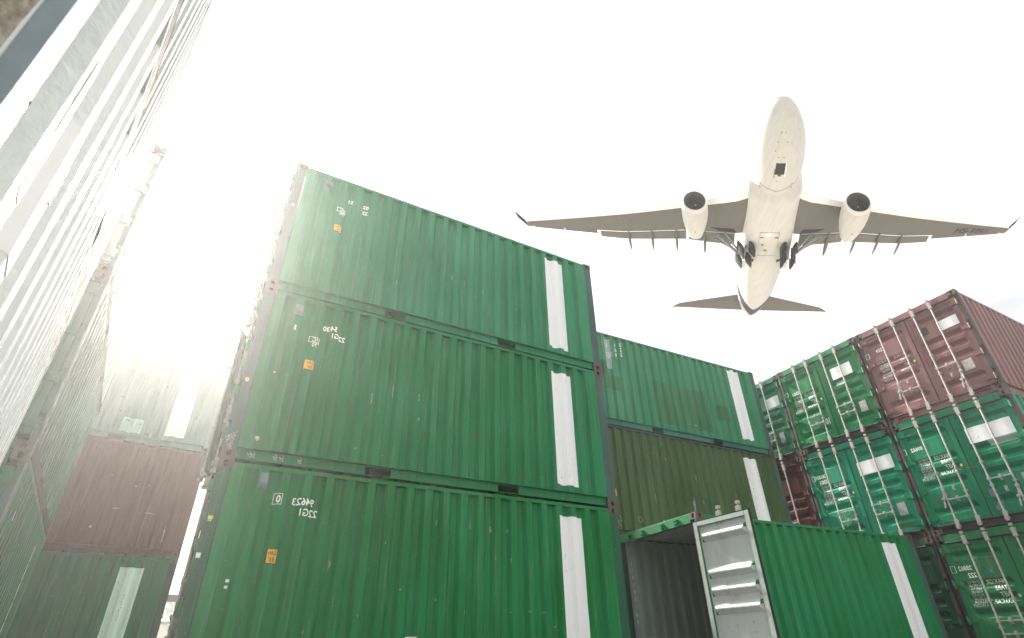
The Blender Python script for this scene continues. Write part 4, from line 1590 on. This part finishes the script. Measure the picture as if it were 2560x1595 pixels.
    for i in range(7):
        a = math.pi * i / 6
        rows.append([(p.x + .24 * math.sin(a) * math.cos(b), p.y + .20 * math.cos(a), p.z + .24 * math.sin(a) * math.sin(b)) for b in [2 * math.pi * k / 10 for k in range(11)]])
    g.grid(rows)
    pobj(g, 'landing_light', M['lamp'], wing)
    # engine ------------------------------------------------------------------
    ex, ez = 7.44 * side, -2.75
    yf = 2.45

    def ring(yy, r, n=36, tilt=0.0):
        dz = (yy - 0.0) * 0.10
        return [(ex + r * math.sin(2 * math.pi * i / n), yy + tilt * math.cos(2 * math.pi * i / n) * r, ez + dz + r * math.cos(2 * math.pi * i / n)) for i in range(n + 1)]
    nac = [(yf - .02, 1.02), (yf + .02, 1.07), (yf - .06, 1.13), (yf - .35, 1.20), (yf - 1.0, 1.265), (yf - 1.8, 1.265), (yf - 2.7, 1.18), (yf - 3.6, 1.02), (yf - 4.3, 0.84), (yf - 4.75, 0.72), (yf - 4.8, 0.66), (yf - 4.2, .6)]
    g = Geo()
    g.grid([ring(a, r, tilt=0.10 if a > yf - .5 else 0.0) for a, r in nac], flip=False)
    for fi in range(len(g.f)):
        k = fi // 36
        g.m[fi] = 1 if k < 3 else (2 if k >= 9 else 0)
    eng = pobj(g, 'engine', [M['pw'], M['lip'], M['duct']])
    g = Geo()
    g.grid([ring(a, r, tilt=0.10 if a > yf - .3 else 0) for a, r in ((yf - .02, 1.02), (yf - .12, .98), (yf - .5, .97), (yf - 1.0, 1.0))], flip=True)
    pobj(g, 'intake_duct', M['duct'], eng)
    g = Geo()
    yb = yf - 0.95
    zb = ez + yb * .10
    for k in range(22):
        a = 2 * math.pi * k / 22
        a2_ = a + 0.30
        g.v += [(ex + .28 * math.sin(a), yb + .10, zb + .28 * math.cos(a)), (ex + .98 * math.sin(a), yb + .06, zb + .98 * math.cos(a)),
                (ex + .98 * math.sin(a2_), yb - .10, zb + .98 * math.cos(a2_)), (ex + .28 * math.sin(a2_), yb - .06, zb + .28 * math.cos(a2_))]
        b = len(g.v) - 4
        g.f.append((b, b + 1, b + 2, b + 3))
        g.m.append(0)
    g.grid([ring(yb - .12, .99), ring(yb - .12, .01)])
    pobj(g, 'fan', M['fan'], eng, smooth=False)
    g = Geo()
    rows = [[(ex + r * math.sin(a), yb + yy, zb + r * math.cos(a)) for a in [2 * math.pi * k / 24 for k in range(25)]] for yy, r in ((0.0, .30), (.2, .24), (.38, .13), (.48, .01))]
    g.grid(rows)
    for fi in range(len(g.f)):
        g.m[fi] = 1 if ((fi % 24) + 5 * (fi // 24)) % 24 < 3 else 0
    pobj(g, 'spinner', [M['fan'], M['letter']], eng)
    g = Geo()                                       # pylon
    w = 0.16
    for sx in (-w, w):
        g.v += [(ex + sx, yf - 1.2, ez + 1.15), (ex + sx, yf - 4.6, ez + .55), (ex + sx, yf - 4.4, ez + 2.0), (ex + sx, yf - 2.2, ez + 2.0)]
    g.f = [(0, 1, 2, 3), (4, 7, 6, 5), (0, 4, 5, 1), (1, 5, 6, 2), (2, 6, 7, 3), (3, 7, 4, 0)]
    g.m = [0] * 6
    pobj(g, 'pylon', M['pw'], eng, smooth=False)
    g = Geo()                                       # drains and latches on the cowl keel
    for yy, xx, sx, sy in ((yf - 2.2, -.25 * side, .10, .16), (yf - 3.0, .05, .07, .45), (yf - 1.3, -.85, .14, .30), (yf - 1.9, .95, .05, .14)):
        r = 1.29
        zc = ez + yy * .10 - math.sqrt(max(0.01, (1.24 if yy > yf - 2.6 else 1.13) ** 2 - xx * xx))
        b = len(g.v)
        g.v += [(ex + xx - sx / 2, yy, zc - .02), (ex + xx + sx / 2, yy, zc - .02), (ex + xx + sx / 2, yy - sy, zc + .05), (ex + xx - sx / 2, yy - sy, zc + .05)]
        g.f.append((b, b + 1, b + 2, b + 3))
        g.m.append(0)
    pobj(g, 'cowl_marks', M['fan'], eng, smooth=False)
    # main gear folding in -----------------------------------------------------
    g = Geo()
    g.cyl((5.0 * side, -4.3, -1.75), (2.7 * side, -6.6, -2.75), 0.19, 0.16, n=12)
    g.cyl((4.4 * side, -3.6, -1.85), (2.8 * side, -6.2, -2.6), 0.10, n=8)
    g.cyl((5.6 * side, -4.9, -1.6), (3.4 * side, -6.0, -2.4), 0.08, n=8)
    g.cyl((2.15 * side, -4.8, -2.75), (2.35 * side, -7.3, -2.65), 0.15, n=10)
    gear = pobj(g, 'main_gear', M['strut'])
    for k, (wy, wx) in enumerate(((-4.9, 1.62), (-5.1, 2.75), (-7.0, 1.85), (-7.25, 2.85))):
        g = Geo()
        rows = []
        for i in range(9):
            tt = i / 8
            w_ = -0.55 + 1.10 * tt
            rr_ = 0.92 * (1 - 0.25 * abs(2 * tt - 1) ** 4)
            rows.append([(wx * side + w_ * .55, wy + rr_ * math.cos(a), -2.95 + w_ * 0.85 * side + rr_ * 0.62 * math.sin(a)) for a in [2 * math.pi * q / 24 for q in range(25)]])
        g.grid(rows)
        g.v += [(wx * side - .3, wy, -3.4), (wx * side + .3, wy, -2.5)]
        for i in range(24):
            g.f.append((i, i + 1, len(g.v) - 2))
            g.f.append((8 * 25 + i + 1, 8 * 25 + i, len(g.v) - 1))
            g.m += [0, 0]
        pobj(g, 'wheel', M['tyre'], gear)
    g = Geo()                                        # dark sheet painted as the shade of an open bay
    th0, th1 = (0.42 * side, 1.30 * side)
    rows = [[fpt(-4.9 - 3.0 * i / 6, th0 + (th1 - th0) * j / 6, 0.44) for j in range(7)] for i in range(7)]
    g.grid(rows)
    pobj(g, 'wheel_bay', M['bay'])
    g = Geo()
    q = [wing_pt(.08, .68, side, True, .015), wing_pt(.165, .66, side, True, .015), wing_pt(.135, .745, side, True, .015), wing_pt(.07, .785, side, True, .015)]
    g.v = [tuple(v) for v in q]
    g.f = [(0, 1, 2, 3)]
    g.m = [0]
    pobj(g, 'leg_bay', M['bay'], wing, smooth=False)  # dark quad painted as the shade of the leg opening
    # gear door stub hanging beside the fuselage
    g = Geo()
    g.box(min(1.9 * side, 2.6 * side), max(1.9 * side, 2.6 * side), -9.8, -8.5, -2.35, -2.25)
    pobj(g, 'gear_door', M['pw'], smooth=False)
    # tailplane
    g = Geo()

    def tp(s, c, low):
        x = 0.6 + (11.2 - .6) * s
        q = (x - 1.9) / (11.2 - 1.9)
        yl = -22.71 + (-28.0 + 22.71) * q - (0.9 * max(0, q - .88) / .12 if q > .88 else 0)
        yt = -27.3 + (-28.83 + 27.3) * q
        ch = max(0.05, yl - yt)
        h = 5 * .10 * ch * (0.2969 * math.sqrt(c) - 0.126 * c - 0.3516 * c * c + 0.2843 * c ** 3 - 0.1036 * c ** 4)
        return (x * side, yl - ch * c, 1.35 + 0.95 * q + (-h * .55 if low else h * .55))
    cs = [0, .01, .04, .1, .2, .35, .5, .7, .71, .85, 1]
    S = [i / 16 for i in range(17)]
    g.grid([[tp(s, c, True) for c in cs] for s in S], flip=side < 0)
    g.grid([[tp(s, c, False) for c in cs] for s in S], flip=side > 0)
    pobj(g, 'tailplane', M['pg'])

# fin
g = Geo()
for sx in (-1, 1):
    rows = []
    for i in range(9):
        s = i / 8
        yl, yt = -20.5 - 7.0 * s, -28.4 - 2.2 * s
        rows.append([(sx * 0.28 * (1 - .5 * s) * math.sin(math.pi * min(1, c ** .6)), yl + (yt - yl) * c, 1.6 + 7.0 * s) for c in (0, .05, .15, .35, .6, .8, 1)])
    g.grid(rows, flip=sx > 0)
pobj(g, 'tail_fin', M['navy'])

# nose gear bay, cockpit glass, small marks
nose_y0, nose_y1 = 7.35, 5.65
bay = belly_patch('nose_gear_bay', nose_y0, nose_y1 + .35, -0.17, 0.17, M['bay'], 0.012)  # dark patch painted as the shade inside the nose bay
belly_patch('nose_gear_door', nose_y0, nose_y1, -0.215, -0.175, M['slat'], 0.05, parent=bay)
belly_patch('nose_gear_door', nose_y0 - .6, nose_y1, 0.175, 0.20, M['pg'], 0.05, parent=bay)
g = Geo()
p = fpt(6.3, 0, -.02)
g.box(-.10, .10, p[1] - .10, p[1] + .05, p[2] - .02, p[2] + .1)
pobj(g, 'nose_gear_leg', M['pw'], bay, smooth=False)
belly_patch('warning_plate', 5.98, 5.80, -0.06, 0.06, M['purple'], 0.014, parent=bay)
for t0, t1 in ((2.55, 3.05), (3.23, 3.73), (2.10, 2.42), (3.86, 4.18)):
    g = Geo()
    rows = [[fpt(YN - 0.16 - 0.28 * i / 3, t0 + (t1 - t0) * j / 4, .015) for j in range(5)] for i in range(4)]
    g.grid(rows)
    pobj(g, 'cockpit_window', M['glass'])
for yy, th in ((4.4, -.62), (4.0, -.62), (3.85, -.62), (4.4, .62), (4.0, .62), (3.85, .62), (5.2, .04), (8.6, .25), (9.4, -.2), (9.4, .2), (8.0, .1), (8.0, -.1), (10.2, .1), (10.2, -.1)):
    belly_patch('drain_mark', yy, yy - .12, th, th + .05, M['seam'], .012)


def fair_patch(name, x0, x1, y0, y1, mat, dz=0.0):
    """thin plate hung 2 cm under the fairing keel"""
    g = Geo()
    r, zc = fus(y0)
    zz = zc - (r + 0.30) - 0.075 - dz
    g.box(x0, x1, y1, y0, zz, zz + 0.03)
    return pobj(g, name, mat, smooth=False)


for sg in (-1, 1):
    g = Geo()
    rows = []
    for i in range(11):
        th = sg * 0.98 * i / 10
        yy = 3.72 + 0.85 * i / 10
        rows.append([fpt(yy, th, .018), fpt(yy - .07, th, .018)])
    g.grid(rows)
    pobj(g, 'panel_seam', M['seam'])
fair_patch('keel_panel', -0.95, 0.95, -2.2, -2.24, M['seam'])
fair_patch('keel_panel', -0.97, -0.95, -2.2, -7.2, M['seam'])
fair_patch('keel_panel', 0.95, 0.97, -2.2, -7.2, M['seam'])
fair_patch('vent_slot', 0.55, 0.90, -3.0, -3.12, M['bay'])
fair_patch('vent_slot', -0.90, -0.55, -3.0, -3.12, M['bay'])
fair_patch('vent_slot', 0.45, 0.70, -4.2, -4.5, M['seam'])
fair_patch('vent_slot', 0.05, 0.40, -5.2, -5.5, M['seam'])
fair_patch('keel_panel', -0.95, 0.95, -6.3, -6.33, M['seam'])
g = Geo()
r, zc = fus(-2.6)
rows = []
for i in range(7):
    a = math.pi * i / 6
    rows.append([(.05 + .13 * math.sin(a) * math.cos(b), -2.6 + .13 * math.sin(a) * math.sin(b), zc - r - .42 - .10 * math.cos(a)) for b in [2 * math.pi * k / 10 for k in range(11)]])
g.grid(rows)
pobj(g, 'beacon', M['beacon'])

# registration under the wing at picture right (plane's left wing)
bm = text_bm('HS-TEU', 1.0, False, 1, 1.0, bold=0.03)
wv = max(v.co.x for v in bm.verts)
for v in bm.verts:
    u_, q_ = v.co.x / wv, v.co.y
    s = 0.73 + 0.165 * u_
    c = 0.70 - 0.48 * q_
    s += 0.012 * (q_ - .3)
    p = wing_pt(s, c, -1, True, 0.02)
    v.co = (p.x + SK * p.y, p.y, p.z)
me_ = bpy.data.meshes.new('registration')
bm.to_mesh(me_)
bm.free()
me_.materials.append(M['black'])
link(bpy.data.objects.new('registration', me_), plane)

# ------------------------------------------------------------------ haze
g = Geo()
g.box(-160, 160, -70, 250, -1.0, 8.15)
m = bpy.data.materials.new('pale_haze')
m.use_nodes = True
n_ = m.node_tree
n_.nodes.clear()
out = n_.nodes.new('ShaderNodeOutputMaterial')
pv = n_.nodes.new('ShaderNodeVolumePrincipled')
pv.inputs['Color'].default_value = (0.97, 0.96, 0.95, 1)
pv.inputs['Density'].default_value = HAZE_DENSITY
pv.inputs['Anisotropy'].default_value = HAZE_G
n_.links.new(pv.outputs[0], out.inputs['Volume'])
o = g.obj('haze', m)
tag(o, kind='stuff')
